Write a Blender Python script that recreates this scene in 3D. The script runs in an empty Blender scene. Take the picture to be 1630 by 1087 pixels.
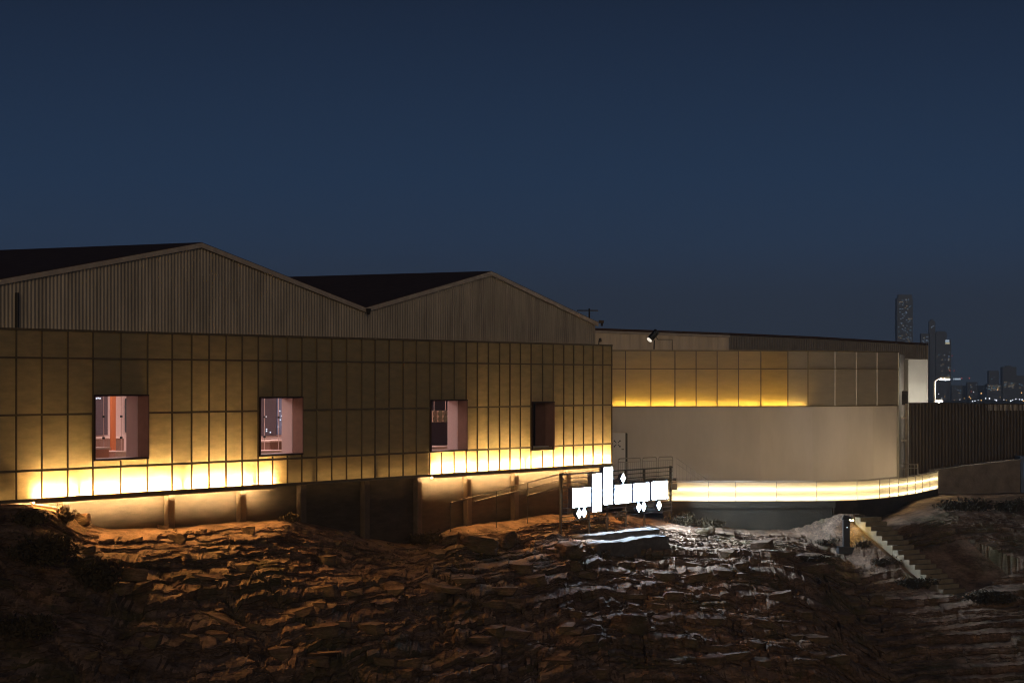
import bpy, bmesh, math, random
import numpy as np
from mathutils import Vector, Matrix
from mathutils.bvhtree import BVHTree

random.seed(7); RNG = np.random.RandomState(11)
scene = bpy.context.scene
COL = scene.collection

# ------------------------------------------------------------------ camera
F = 3782.0                       # focal length in pixels of a 1630 px wide frame
CAMZ, HOR, CX = 8.0, 608.0, 815.0
cam_d = bpy.data.cameras.new('camera'); cam = bpy.data.objects.new('camera', cam_d); COL.objects.link(cam)
cam.location = (0, 0, CAMZ); cam.rotation_euler = (math.pi/2, 0, 0)
cam_d.sensor_width = 36; cam_d.lens = 36*F/1630; cam_d.shift_y = (HOR-543.5)/1630
cam_d.clip_start = 0.5; cam_d.clip_end = 20000
scene.camera = cam

# ------------------------------------------------------------------ sky: deep blue dusk
def lin(r, g, b):
    f = lambda c: (c/255/12.92) if c/255 <= .04045 else ((c/255+.055)/1.055)**2.4
    return (f(r), f(g), f(b), 1)
W = bpy.data.worlds.new('World'); scene.world = W; W.use_nodes = True
nt = W.node_tree; bg = nt.nodes['Background']
tc = nt.nodes.new('ShaderNodeTexCoord'); sp = nt.nodes.new('ShaderNodeSeparateXYZ'); rp = nt.nodes.new('ShaderNodeValToRGB')
nt.links.new(tc.outputs['Generated'], sp.inputs[0]); nt.links.new(sp.outputs['Z'], rp.inputs[0]); nt.links.new(rp.outputs[0], bg.inputs[0])
cr = rp.color_ramp
cr.elements[0].position = 0.0; cr.elements[0].color = lin(53, 64, 80)
cr.elements[1].position = 1.0; cr.elements[1].color = lin(12, 18, 34)
for p, c in ((.03, (50, 64, 86)), (.058, (43, 64, 93)), (.085, (37, 60, 90)), (.13, (31, 50, 77)), (.165, (26, 41, 65)), (.4, (20, 31, 52))):
    e = cr.elements.new(p); e.color = lin(*c)
bg.inputs[1].default_value = .86

# faint warm glow of the city behind the camera
sun_d = bpy.data.lights.new('city_glow', 'SUN'); sun = bpy.data.objects.new('city_glow', sun_d); COL.objects.link(sun)
sun_d.energy = 0.48; sun_d.angle = math.radians(25); sun_d.color = (1.0, .74, .49)
sun.rotation_euler = Vector((-.12, 1, -.09)).to_track_quat('-Z', 'Y').to_euler()

scene.view_settings.view_transform = 'Standard'; scene.view_settings.look = 'None'
scene.view_settings.exposure = 0; scene.view_settings.gamma = 1
scene.render.engine = 'CYCLES'
cy = scene.cycles
cy.use_denoising = True
try: cy.denoiser = 'OPENIMAGEDENOISE'
except Exception: pass
cy.max_bounces = 8; cy.diffuse_bounces = 4; cy.glossy_bounces = 3; cy.transmission_bounces = 6; cy.transparent_max_bounces = 16
cy.caustics_reflective = False; cy.caustics_refractive = False
cy.sample_clamp_indirect = 8.0; cy.sample_clamp_direct = 0.0; cy.filter_width = 1.1

# ------------------------------------------------------------------ helpers
WL = {}
def tag(o, label=None, cat=None, group=None, kind=None):
    if label: o['label'] = label
    if cat: o['category'] = cat
    if group: o['group'] = group
    if kind: o['kind'] = kind
    return o
def thing(name, label, cat, loc=(0, 0, 0), rz=0.0, group=None):
    o = bpy.data.objects.new(name, None); COL.objects.link(o); o.empty_display_size = .3
    o.location = loc; o.rotation_euler = (0, 0, rz); WL[o.name] = Vector(loc)
    return tag(o, label, cat, group)

class MB:
    def __init__(s): s.v = []; s.f = []
    def add(s, vs, fs):
        b = len(s.v); s.v += [tuple(v) for v in vs]; s.f += [tuple(i+b for i in f) for f in fs]; return s
    def box8(s, p):            # 4 bottom, 4 top
        return s.add(p, [(0,3,2,1),(4,5,6,7),(0,1,5,4),(1,2,6,5),(2,3,7,6),(3,0,4,7)])
    def box(s, x0, x1, y0, y1, z0, z1):
        return s.box8([(x0,y0,z0),(x1,y0,z0),(x1,y1,z0),(x0,y1,z0),(x0,y0,z1),(x1,y0,z1),(x1,y1,z1),(x0,y1,z1)])
    def prism(s, pts, z0, z1):  # plan polygon
        n = len(pts); b = [(x, y, z0) for x, y in pts]; t = [(x, y, z1) for x, y in pts]
        return s.add(b+t, [tuple(range(n-1, -1, -1)), tuple(range(n, 2*n))]+[(i, (i+1) % n, n+(i+1) % n, n+i) for i in range(n)])
    def tube(s, path, r, n=8, r1=None):
        path = [Vector(p) for p in path]; rings = []; m = len(path)
        for i, p in enumerate(path):
            a = path[max(i-1, 0)]; b = path[min(i+1, m-1)]; d = (b-a).normalized()
            up = Vector((0, 0, 1)) if abs(d.z) < .95 else Vector((1, 0, 0))
            e1 = d.cross(up).normalized(); e2 = d.cross(e1)
            rr = r if r1 is None else r+(r1-r)*i/(m-1)
            rings.append([p+e1*rr*math.cos(2*math.pi*k/n)+e2*rr*math.sin(2*math.pi*k/n) for k in range(n)])
        vs = [v for g in rings for v in g]; fs = []
        for i in range(m-1):
            for k in range(n):
                fs.append((i*n+k, i*n+(k+1) % n, (i+1)*n+(k+1) % n, (i+1)*n+k))
        fs += [tuple(range(n-1, -1, -1)), tuple((m-1)*n+k for k in range(n))]
        return s.add(vs, fs)
    def bar(s, a, b, w, h=None):   # rectangular bar between two points
        a = Vector(a); b = Vector(b); d = (b-a).normalized(); h = h or w
        up = Vector((0, 0, 1)) if abs(d.z) < .95 else Vector((0, 1, 0))
        e1 = d.cross(up).normalized()*w/2; e2 = e1.cross(d).normalized()*h/2
        return s.box8([a-e1-e2, a+e1-e2, b+e1-e2, b-e1-e2, a-e1+e2, a+e1+e2, b+e1+e2, b-e1+e2])
    def build(s, name, mat, parent=None, origin=None, smooth=False, bevel=0, seg=2):
        o0 = WL[parent.name] if parent is not None else Vector(origin or (0, 0, 0))
        me = bpy.data.meshes.new(name)
        me.from_pydata([(v[0]-o0.x, v[1]-o0.y, v[2]-o0.z) for v in s.v], [], s.f); me.update()
        bm = bmesh.new(); bm.from_mesh(me); bmesh.ops.recalc_face_normals(bm, faces=bm.faces); bm.to_mesh(me); bm.free()
        if mat: me.materials.append(mat)
        if smooth: me.polygons.foreach_set('use_smooth', [True]*len(me.polygons))
        o = bpy.data.objects.new(name, me); COL.objects.link(o)
        if parent is not None: o.parent = parent
        else: o.location = o0
        WL[o.name] = o0
        if bevel:
            m = o.modifiers.new('bevel', 'BEVEL'); m.width = bevel; m.segments = seg; m.limit_method = 'ANGLE'
        return o
def copy_tree(o, loc=None, rz=None):
    c = o.copy(); COL.objects.link(c)
    if loc is not None: c.location = loc
    if rz is not None: c.rotation_euler = (0, 0, rz)
    for ch in list(o.children):
        k = ch.copy(); COL.objects.link(k); k.parent = c
        for g in list(ch.children):
            q = g.copy(); COL.objects.link(q); q.parent = k
    return c

# ------------------------------------------------------------------ materials
def mat(name, col, rough=.6, metal=0., noise=.0, scale=3., stretch=(1, 1, 1), col2=None, bump=0., bscale=20., emit=None, estr=0., spec=.3, detail=6):
    m = bpy.data.materials.new(name); m.use_nodes = True; t = m.node_tree; b = t.nodes['Principled BSDF']
    b.inputs['Base Color'].default_value = (*col[:3], 1); b.inputs['Roughness'].default_value = rough; b.inputs['Metallic'].default_value = metal
    b.inputs['Specular IOR Level'].default_value = spec
    if emit:
        b.inputs['Emission Color'].default_value = (*emit[:3], 1); b.inputs['Emission Strength'].default_value = estr
    if noise or col2 or bump:
        c = t.nodes.new('ShaderNodeTexCoord'); mp = t.nodes.new('ShaderNodeMapping'); mp.inputs['Scale'].default_value = stretch
        t.links.new(c.outputs['Object'], mp.inputs[0])
    if noise or col2:
        n = t.nodes.new('ShaderNodeTexNoise'); n.inputs['Scale'].default_value = scale; n.inputs['Detail'].default_value = detail; n.inputs['Roughness'].default_value = .65
        t.links.new(mp.outputs[0], n.inputs['Vector'])
        r = t.nodes.new('ShaderNodeValToRGB'); r.color_ramp.elements[0].position = .32; r.color_ramp.elements[1].position = .7
        c2 = col2 or tuple(min(1, x*(1-noise)) for x in col[:3])
        r.color_ramp.elements[0].color = (*c2[:3], 1); r.color_ramp.elements[1].color = (*col[:3], 1)
        t.links.new(n.outputs['Fac'], r.inputs[0]); t.links.new(r.outputs[0], b.inputs['Base Color'])
    if bump:
        n2 = t.nodes.new('ShaderNodeTexNoise'); n2.inputs['Scale'].default_value = bscale; n2.inputs['Detail'].default_value = 8
        t.links.new(mp.outputs[0], n2.inputs['Vector'])
        bp = t.nodes.new('ShaderNodeBump'); bp.inputs['Strength'].default_value = bump; bp.inputs['Distance'].default_value = .05
        t.links.new(n2.outputs['Fac'], bp.inputs['Height']); t.links.new(bp.outputs[0], b.inputs['Normal'])
    return m
def emis(name, col, s):
    m = bpy.data.materials.new(name); m.use_nodes = True; t = m.node_tree; t.nodes.remove(t.nodes['Principled BSDF'])
    e = t.nodes.new('ShaderNodeEmission'); e.inputs[0].default_value = (*col[:3], 1); e.inputs[1].default_value = s
    t.links.new(e.outputs[0], t.nodes['Material Output'].inputs[0]); return m
def translucent(name, tcol, dcol, tfac, scale=1.2, stretch=(1, 1, 4), var=.35, clear=0.0):
    m = bpy.data.materials.new(name); m.use_nodes = True; t = m.node_tree; t.nodes.remove(t.nodes['Principled BSDF'])
    tr = t.nodes.new('ShaderNodeBsdfTranslucent'); df = t.nodes.new('ShaderNodeBsdfDiffuse'); gl = t.nodes.new('ShaderNodeBsdfGlossy')
    gl.inputs['Roughness'].default_value = .35
    df.inputs[0].default_value = (*dcol, 1)
    c = t.nodes.new('ShaderNodeTexCoord'); mp = t.nodes.new('ShaderNodeMapping'); mp.inputs['Scale'].default_value = stretch
    n = t.nodes.new('ShaderNodeTexNoise'); n.inputs['Scale'].default_value = scale; n.inputs['Detail'].default_value = 7; n.inputs['Roughness'].default_value = .6
    r = t.nodes.new('ShaderNodeValToRGB'); r.color_ramp.elements[0].position = .3; r.color_ramp.elements[1].position = .7
    r.color_ramp.elements[0].color = (*[x*(1-var) for x in tcol], 1); r.color_ramp.elements[1].color = (*tcol, 1)
    oi = t.nodes.new('ShaderNodeObjectInfo'); hv = t.nodes.new('ShaderNodeMapRange'); hv.inputs['To Min'].default_value = .70; hv.inputs['To Max'].default_value = 1.0
    mul = t.nodes.new('ShaderNodeMixRGB'); mul.blend_type = 'MULTIPLY'; mul.inputs[0].default_value = 1
    t.links.new(oi.outputs['Random'], hv.inputs[0])
    t.links.new(c.outputs['Object'], mp.inputs[0]); t.links.new(mp.outputs[0], n.inputs['Vector']); t.links.new(n.outputs['Fac'], r.inputs[0])
    t.links.new(r.outputs[0], mul.inputs[1]); t.links.new(hv.outputs[0], mul.inputs[2]); t.links.new(mul.outputs[0], tr.inputs[0])
    a = t.nodes.new('ShaderNodeMixShader'); a.inputs[0].default_value = tfac; t.links.new(df.outputs[0], a.inputs[1]); t.links.new(tr.outputs[0], a.inputs[2])
    fr = None
    b = t.nodes.new('ShaderNodeMixShader'); b.inputs[0].default_value = .05; t.links.new(a.outputs[0], b.inputs[1]); t.links.new(gl.outputs[0], b.inputs[2])
    last = b
    if clear:
        tp = t.nodes.new('ShaderNodeBsdfTransparent'); q = t.nodes.new('ShaderNodeMixShader'); q.inputs[0].default_value = clear
        t.links.new(b.outputs[0], q.inputs[1]); t.links.new(tp.outputs[0], q.inputs[2]); last = q
    t.links.new(last.outputs[0], t.nodes['Material Output'].inputs[0]); return m
def glass(name, tint=(1, 1, 1), refl=.08):
    m = bpy.data.materials.new(name); m.use_nodes = True; t = m.node_tree; t.nodes.remove(t.nodes['Principled BSDF'])
    tp = t.nodes.new('ShaderNodeBsdfTransparent'); tp.inputs[0].default_value = (*tint, 1); gl = t.nodes.new('ShaderNodeBsdfGlossy'); gl.inputs['Roughness'].default_value = .02
    a = t.nodes.new('ShaderNodeMixShader'); a.inputs[0].default_value = refl
    t.links.new(tp.outputs[0], a.inputs[1]); t.links.new(gl.outputs[0], a.inputs[2]); t.links.new(a.outputs[0], t.nodes['Material Output'].inputs[0]); return m

LED = (1.0, .66, .31)
M = dict(
    panel=translucent('golden_panel', (.90, .71, .37), (.70, .56, .28), .58, var=.45),
    band=translucent('bronze_panel', (.88, .66, .22), (.48, .36, .19), .55, var=.25),
    bandgrey=translucent('grey_panel', (.74, .60, .36), (.44, .38, .29), .5, var=.25),
    frost=translucent('frosted_panel', (.90, .80, .58), (.7, .6, .45), .7, var=.06),
    frostclear=translucent('half_frosted_panel', (.90, .80, .58), (.7, .6, .45), .7, var=.06, clear=.35),
    glass=glass('window_glass', (.93, .93, .95), .07),
    railglass=glass('clear_glass', (.9, .92, .88), .06),
    bronze=mat('dark_bronze', (.22, .165, .09), .5, .2, noise=.3),
    iron=mat('dark_iron', (.05, .045, .04), .5, .5),
    gable=mat('corrugated_steel', (.55, .48, .37), .5, .3, noise=.45, scale=1.1, stretch=(2, 2, .35)),
    trim=mat('rake_trim', (.62, .53, .42), .5, .0, noise=.3),
    roof=mat('dark_roof', (.11, .065, .042), .8, noise=.4, scale=2),
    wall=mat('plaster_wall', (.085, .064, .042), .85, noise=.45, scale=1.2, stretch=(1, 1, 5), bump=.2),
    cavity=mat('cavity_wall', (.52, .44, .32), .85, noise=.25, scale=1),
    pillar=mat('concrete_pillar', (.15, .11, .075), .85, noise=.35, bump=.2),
    reveal=mat('window_reveal', (.30, .17, .13), .6, noise=.25, scale=3),
    jamb=mat('window_jamb', (.66, .52, .50), .7),
    frame=mat('window_frame', (.06, .03, .025), .5, .2),
    pinkwall=mat('interior_wall', (.78, .62, .58), .8),
    floor=mat('interior_floor', (.45, .33, .30), .6),
    night=mat('dark_window', (.13, .105, .125), .25),
    white=mat('white_wall', (.60, .53, .47), .8, noise=.22, scale=.45, stretch=(1, 1, .35), bump=.08, bscale=8),
    white2=mat('white_metal', (.66, .66, .62), .55, noise=.12, scale=1),
    door=mat('white_door', (.70, .66, .62), .6),
    mark=mat('door_mark', (.05, .05, .06), .7),
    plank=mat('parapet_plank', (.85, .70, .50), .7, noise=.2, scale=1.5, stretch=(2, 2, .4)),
    greyc=mat('grey_cladding', (.32, .28, .22), .6, .2, noise=.3, scale=1.5),
    fence=mat('brown_sheet', (.11, .085, .062), .6, .3, noise=.4, scale=1.2, stretch=(2, 2, .3)),
    pale=mat('pale_sheet', (.34, .30, .25), .6, .2, noise=.3, scale=2),
    concrete=mat('concrete', (.24, .20, .16), .9, noise=.45, scale=1.5, bump=.4, bscale=9),
    step=mat('step_concrete', (.26, .215, .14), .9, noise=.35, scale=3, bump=.3),
    deck=mat('deck', (.50, .43, .35), .8, noise=.2, scale=2),
    base=mat('terrace_base', (.065, .052, .034), .9, noise=.4, scale=1.1, bump=.3),
    stone=mat('stone_block', (.11, .098, .088), .95, noise=.5, scale=3, bump=.9, bscale=7),
    rail=mat('galvanised_rail', (.33, .30, .26), .45, .6),
    led=emis('warm_led', LED, 690.), ledfill=emis('fill_led', LED, 4.), ledwash=emis('wash_led', (1.0, .46, .13), 320.), ledband=emis('amber_led', (1.0, .68, .17), 44.),
    ledrail=emis('balustrade_led', (1.0, .80, .48), 30.),
    sign=emis('sign_face', (.62, .79, 1.0), 115),
    signbox=mat('sign_box', (.02, .022, .04), .4, .3),
    lamp=emis('street_lamp_light', (1.0, .90, .74), 380.),
    black=mat('black_plastic', (.015, .015, .015), .5),
    city=mat('tower_facade', (.22, .27, .36), .6),
)

# ------------------------------------------------------------------ frame of the long facade
H5 = math.hypot(.599, 1); DX, DY = .599/H5, 1/H5          # along the facade, away to the right
NX, NY = DY, -DX                                          # outward normal
Z0 = 5.2*F/276; X0 = -815/F*Z0
def Wp(t, d, z): return (X0+DX*t-NX*d, Z0+DY*t-NY*d, z)    # d > 0: into the building
def t_of(px, d=0.):
    u = (px-CX)/F; xx = X0-NX*d; yy = Z0-NY*d
    return (u*yy-xx)/(DX-DY*u)
def z_of(px, py, d=0.):
    Y = Wp(t_of(px, d), d, 0)[1]; return CAMZ-(py-HOR)/F*Y
def at(px, py, Y): return Vector(((px-CX)/F*Y, Y, CAMZ-(py-HOR)/F*Y))
def boxW(mb, t0, t1, d0, d1, z0, z1):
    return mb.box8([Wp(t0,d0,z0),Wp(t1,d0,z0),Wp(t1,d1,z0),Wp(t0,d1,z0),Wp(t0,d0,z1),Wp(t1,d0,z1),Wp(t1,d1,z1),Wp(t0,d1,z1)])
def boxP(mb, a, b, o0, o1, z0, z1, z0b=None, z1b=None):    # wall slab between plan points a, b; offsets o0..o1 to the left of a->b (away)
    a = Vector(a[:2]); b = Vector(b[:2]); d = (b-a).normalized(); n = Vector((-d.y, d.x))
    z0b = z0 if z0b is None else z0b; z1b = z1 if z1b is None else z1b
    A0, A1, B0, B1 = a+n*o0, a+n*o1, b+n*o0, b+n*o1
    return mb.box8([(*A0,z0),(*B0,z0b),(*B1,z0b),(*A1,z0),(*A0,z1),(*B0,z1b),(*B1,z1b),(*A1,z1)])
TOP, R2, R3, R4, BOT = [z_of(0, y) for y in (523, 568.7, 661, 751, 799)]
TEND = t_of(973)

# ------------------------------------------------------------------ noise
def vnoise1(x, seed):
    r = np.random.RandomState(seed).rand(4096); i = np.floor(x).astype(int); f = x-i; f = f*f*(3-2*f)
    return r[i % 4096]*(1-f)+r[(i+1) % 4096]*f-.5
def fbm1(x, seed, o=4):
    s = 0; a = 1
    for k in range(o): s = s+a*vnoise1(x*2**k, seed+k*17); a *= .5
    return s
def vnoise2(x, y, seed):
    r = np.random.RandomState(seed).rand(256, 256); i = np.floor(x).astype(int); j = np.floor(y).astype(int); f = x-i; g = y-j
    f = f*f*(3-2*f); g = g*g*(3-2*g); i0 = i % 256; i1 = (i+1) % 256; j0 = j % 256; j1 = (j+1) % 256
    return (r[i0,j0]*(1-f)+r[i1,j0]*f)*(1-g)+(r[i0,j1]*(1-f)+r[i1,j1]*f)*g-.5
def fbm2(x, y, seed, o=4):
    s = 0; a = 1
    for k in range(o): s = s+a*vnoise2(x*2**k, y*2**k, seed+k*13); a *= .5
    return s
def blocks(X, seed, lo, hi):       # piecewise constant random value: broken blocks of rock
    r = np.random.RandomState(seed); b = [X[0]-1]
    while b[-1] < X[-1]: b.append(b[-1]+r.uniform(lo, hi))
    v = r.rand(len(b)+1)-.5
    return v[np.searchsorted(b, X)]

# ------------------------------------------------------------------ rocky hillside, built bed by bed
GZ = -12.0
XC = np.arange(-26, 36, .055)
Yc = np.minimum(71.25+(XC+15.35)*(DY/DX), 104.0)-1.1
for k in range(3): Yc = np.convolve(np.pad(Yc, 20, mode='edge'), np.ones(41)/41, 'valid')
ctl = []
for px, py in ((-120, 800), (0, 803), (70, 803), (105, 812), (140, 838), (200, 846), (280, 841), (340, 834), (400, 829), (450, 828), (520, 842), (600, 862), (660, 868), (720, 842), (780, 832), (850, 824), (905, 818)):
    t = t_of(px, .3); p = Wp(t, .3, z_of(px, py, .3)); ctl.append((p[0], p[2]))
for px, py, Y in ((1000, 824, 103), (1075, 838, 103), (1180, 846, 103), (1340, 852, 103), (1420, 838, 103), (1500, 812, 104), (1640, 812, 104), (1800, 812, 104)):
    p = at(px, py, Y); ctl.append((p.x, p.z))
ctl.sort(); zc = np.interp(XC, [c[0] for c in ctl], [c[1] for c in ctl])
zc = np.convolve(np.pad(zc, 6, mode='edge'), np.ones(13)/13, 'valid')
zc += .10*fbm1(XC*.9, 5)
rockiness = np.clip((16.0-XC)/3.0, .15, 1)             # the right-hand slope is smoother earth
rows = []
def row(Y, Z): rows.append((Y.copy(), Z.copy()))
row(Yc+75, np.full_like(XC, GZ-.5)); row(Yc+55, zc*0+1.0); row(Yc+22, zc+.0); row(Yc+3., zc+.02); row(Yc+1.2, zc+.02); row(Yc+.6, zc+.01+.05*fbm1(XC*2, 6))
prevE = Yc+.5; z = zc-.02
drop = 0.; base = Yc.copy(); i = 0
bays = .8*fbm1(XC*.13, 91, 3)
zsm = np.convolve(np.pad(zc, 110, mode='edge'), np.ones(221)/221, 'valid')
while drop < 13.2:
    big = drop > 9
    h = RNG.uniform(.05, .13) if i < 5 else (RNG.uniform(.07, .17) if RNG.rand() < .55 else RNG.uniform(.17, .36))
    if big: h = RNG.uniform(.3, .6)
    wid = h/RNG.uniform(.26, .40)
    hx = h*np.clip(.6+1.0*(fbm1(XC*.35, 300+i, 3)+.35)+1.2*blocks(XC, 1300+i, .8, 3.5), .08, 2.2)
    base = base-wid
    amp = min(1.0, .35+.08*i)
    e = base+amp*(bays+.35*fbm1(XC*.30, 400+i, 3))+rockiness*(.75*blocks(XC, 500+i, .6, 3.0)+.30*blocks(XC, 600+i, .2, .9))+.14*fbm1(XC*5, 700+i, 4)
    e = np.minimum(e, prevE-.04)
    zt = z+rockiness*(.55*hx*blocks(XC, 1500+i, .4, 1.8)+.25*hx*blocks(XC, 1700+i, .15, .6))
    n2 = lambda k, a=.03: .6*a*fbm1(XC*6+k*3.3, 800+i*7+k, 3)+.8*a*fbm1(XC*1.1+k*.4, 2800+i, 2)
    L = prevE-e
    und = np.clip(.10*(fbm1(XC*1.5, 900+i)+.5), 0, .2)*rockiness
    wR = np.clip((XC-1)/3.5, 0, 1); tilt = (.17-.06*wR)*L; hx = hx*(.5+.12*wR)
    row(prevE-.10*L, zt+n2(1)); row(prevE-.35*L, zt-.2*tilt+n2(2, .05)); row(prevE-.65*L, zt-.5*tilt+n2(3, .05)); row(prevE-.88*L, zt-.8*tilt+n2(4, .04))
    ch = np.minimum(hx, .6*L)
    row(e+.42*ch, zt-tilt-.05*hx+n2(5, .015))
    row(e+.14*ch+n2(6, .03), zt-tilt-.30*hx)
    row(e-.03+n2(7, .03), zt-tilt-.68*hx)
    row(e+und, zt-tilt-hx)
    z = zt-tilt-hx-.005*L; kk = min(1, i/14); zref = zc*(1-kk)+zsm*kk; md = (zref-z).mean(); z = z+.35*((zref-md)-z); prevE = np.minimum(e+und, prevE); drop += .5*h+.17*wid; i += 1
row(prevE-2, np.full_like(XC, GZ-.4)); row(prevE-3, np.full_like(XC, GZ-.9))
RY = np.array([r[0] for r in rows]); RZ = np.array([r[1] for r in rows]); nr, nc = RY.shape
XX = np.repeat(XC[None, :], nr, 0)
gi, gj = np.meshgrid(np.arange(nr), np.arange(nc), indexing='ij')
fine = fbm2(XX*4.5, gi*.45, 77, 4); fine2 = fbm2(XX*14, gi*.9, 78, 3)
msk = np.ones((nr, 1)); msk[:4] = 0; msk[-2:] = 0
RZ = RZ+msk*(.022*fine+.010*fine2); RY = RY+msk*(.03*fbm2(XX*5, gi*.5, 79, 4)); XX = XX+msk*(.04*fbm2(XX*5, gi*.5, 80, 3))
# flatter bench in front of the sign, and an earth bank that carries the stairs
dist = Yc[None, :]-RY
sm = lambda v, a, b: np.clip((v-a)/(b-a), 0, 1)**2*(3-2*np.clip((v-a)/(b-a), 0, 1))
RZ = RZ+msk*(np.interp(dist, [0, .5, 4, 8, 18, 26, 48], [0, 0, .85, 1.55, 2.1, 2.1, 0])*sm(XX, -12, 4)*(1-sm(XX, 11, 14.5)))
SA, SE = at(1382, 822, 101.2), at(1532, 952, 96.4); sv = np.array([SE.x-SA.x, SE.y-SA.y]); SLn = float(np.hypot(*sv)); sv = sv/SLn
s_al = (XX-SA.x)*sv[0]+(RY-SA.y)*sv[1]; s_pp = (XX-SA.x)*(-sv[1])+(RY-SA.y)*sv[0]+.3; s_pp = np.where(s_pp < 0, -s_pp*1.3+2.0*np.maximum(0, -s_pp-1.2), s_pp)
tgt = SA.z-(SA.z-SE.z)/SLn*s_al-np.where((XX-SA.x)*(-sv[1])+(RY-SA.y)*sv[0]+.3 < 0, .06, .22)-.9*np.maximum(0, s_pp-.6)+.10*fbm2(XX*1.5, RY*1.5, 55)+.22*np.abs(fbm2(XX*3.1, RY*3.1, 56, 5))
tgt = tgt-.8*np.maximum(0, -s_al-.5); ok = (s_al > -4) & (s_al < SLn+5) & (s_pp < 6) & (msk > 0); RZ = np.where(ok, np.maximum(RZ, np.minimum(tgt, SA.z+.1)), RZ)
lump = fbm2(XX*.42, RY*.42, 61, 4); gul = np.clip(.12-np.abs(fbm2(XX*.25+.25*RY, RY*.10, 62, 3)), 0, .12)/.12
wk = sm(dist, 1.0, 5.0)*np.clip((15.5-XX)/2.5, 0, 1)
RZ = RZ+msk*wk*(.26*lump-.22*gul**2)
pp = (XX-SA.x)*(-sv[1])+(RY-SA.y)*sv[0]; sline = SA.z-(SA.z-SE.z)/SLn*s_al-.22
cut = (msk > 0) & (s_al > 0) & (s_al < SLn+.8) & (pp > -1.0) & (pp < 3.0)
RZ = np.where(cut, np.minimum(RZ, sline-.05+.35*np.maximum(0, pp-.6)+.06*fbm2(XX*2, RY*2, 57)), RZ)
co = np.stack([XX, RY, RZ], -1).reshape(-1, 3)
q = (gi[:-1, :-1]*nc+gj[:-1, :-1]).ravel(); quads = np.stack([q, q+nc, q+nc+1, q+1], -1)
me = bpy.data.meshes.new('hillside')
me.vertices.add(len(co)); me.vertices.foreach_set('co', co.astype(np.float32).ravel())
me.loops.add(quads.size); me.loops.foreach_set('vertex_index', quads.astype(np.int32).ravel())
me.polygons.add(len(quads)); me.polygons.foreach_set('loop_start', np.arange(0, quads.size, 4, dtype=np.int32))
try: me.polygons.foreach_set('loop_total', np.full(len(quads), 4, dtype=np.int32))
except Exception: pass
me.update(calc_edges=True); me.validate()
me.polygons.foreach_set('use_smooth', np.zeros(len(me.polygons), dtype=bool))
hill = bpy.data.objects.new('hillside', me); COL.objects.link(hill); tag(hill, kind='structure')

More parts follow.
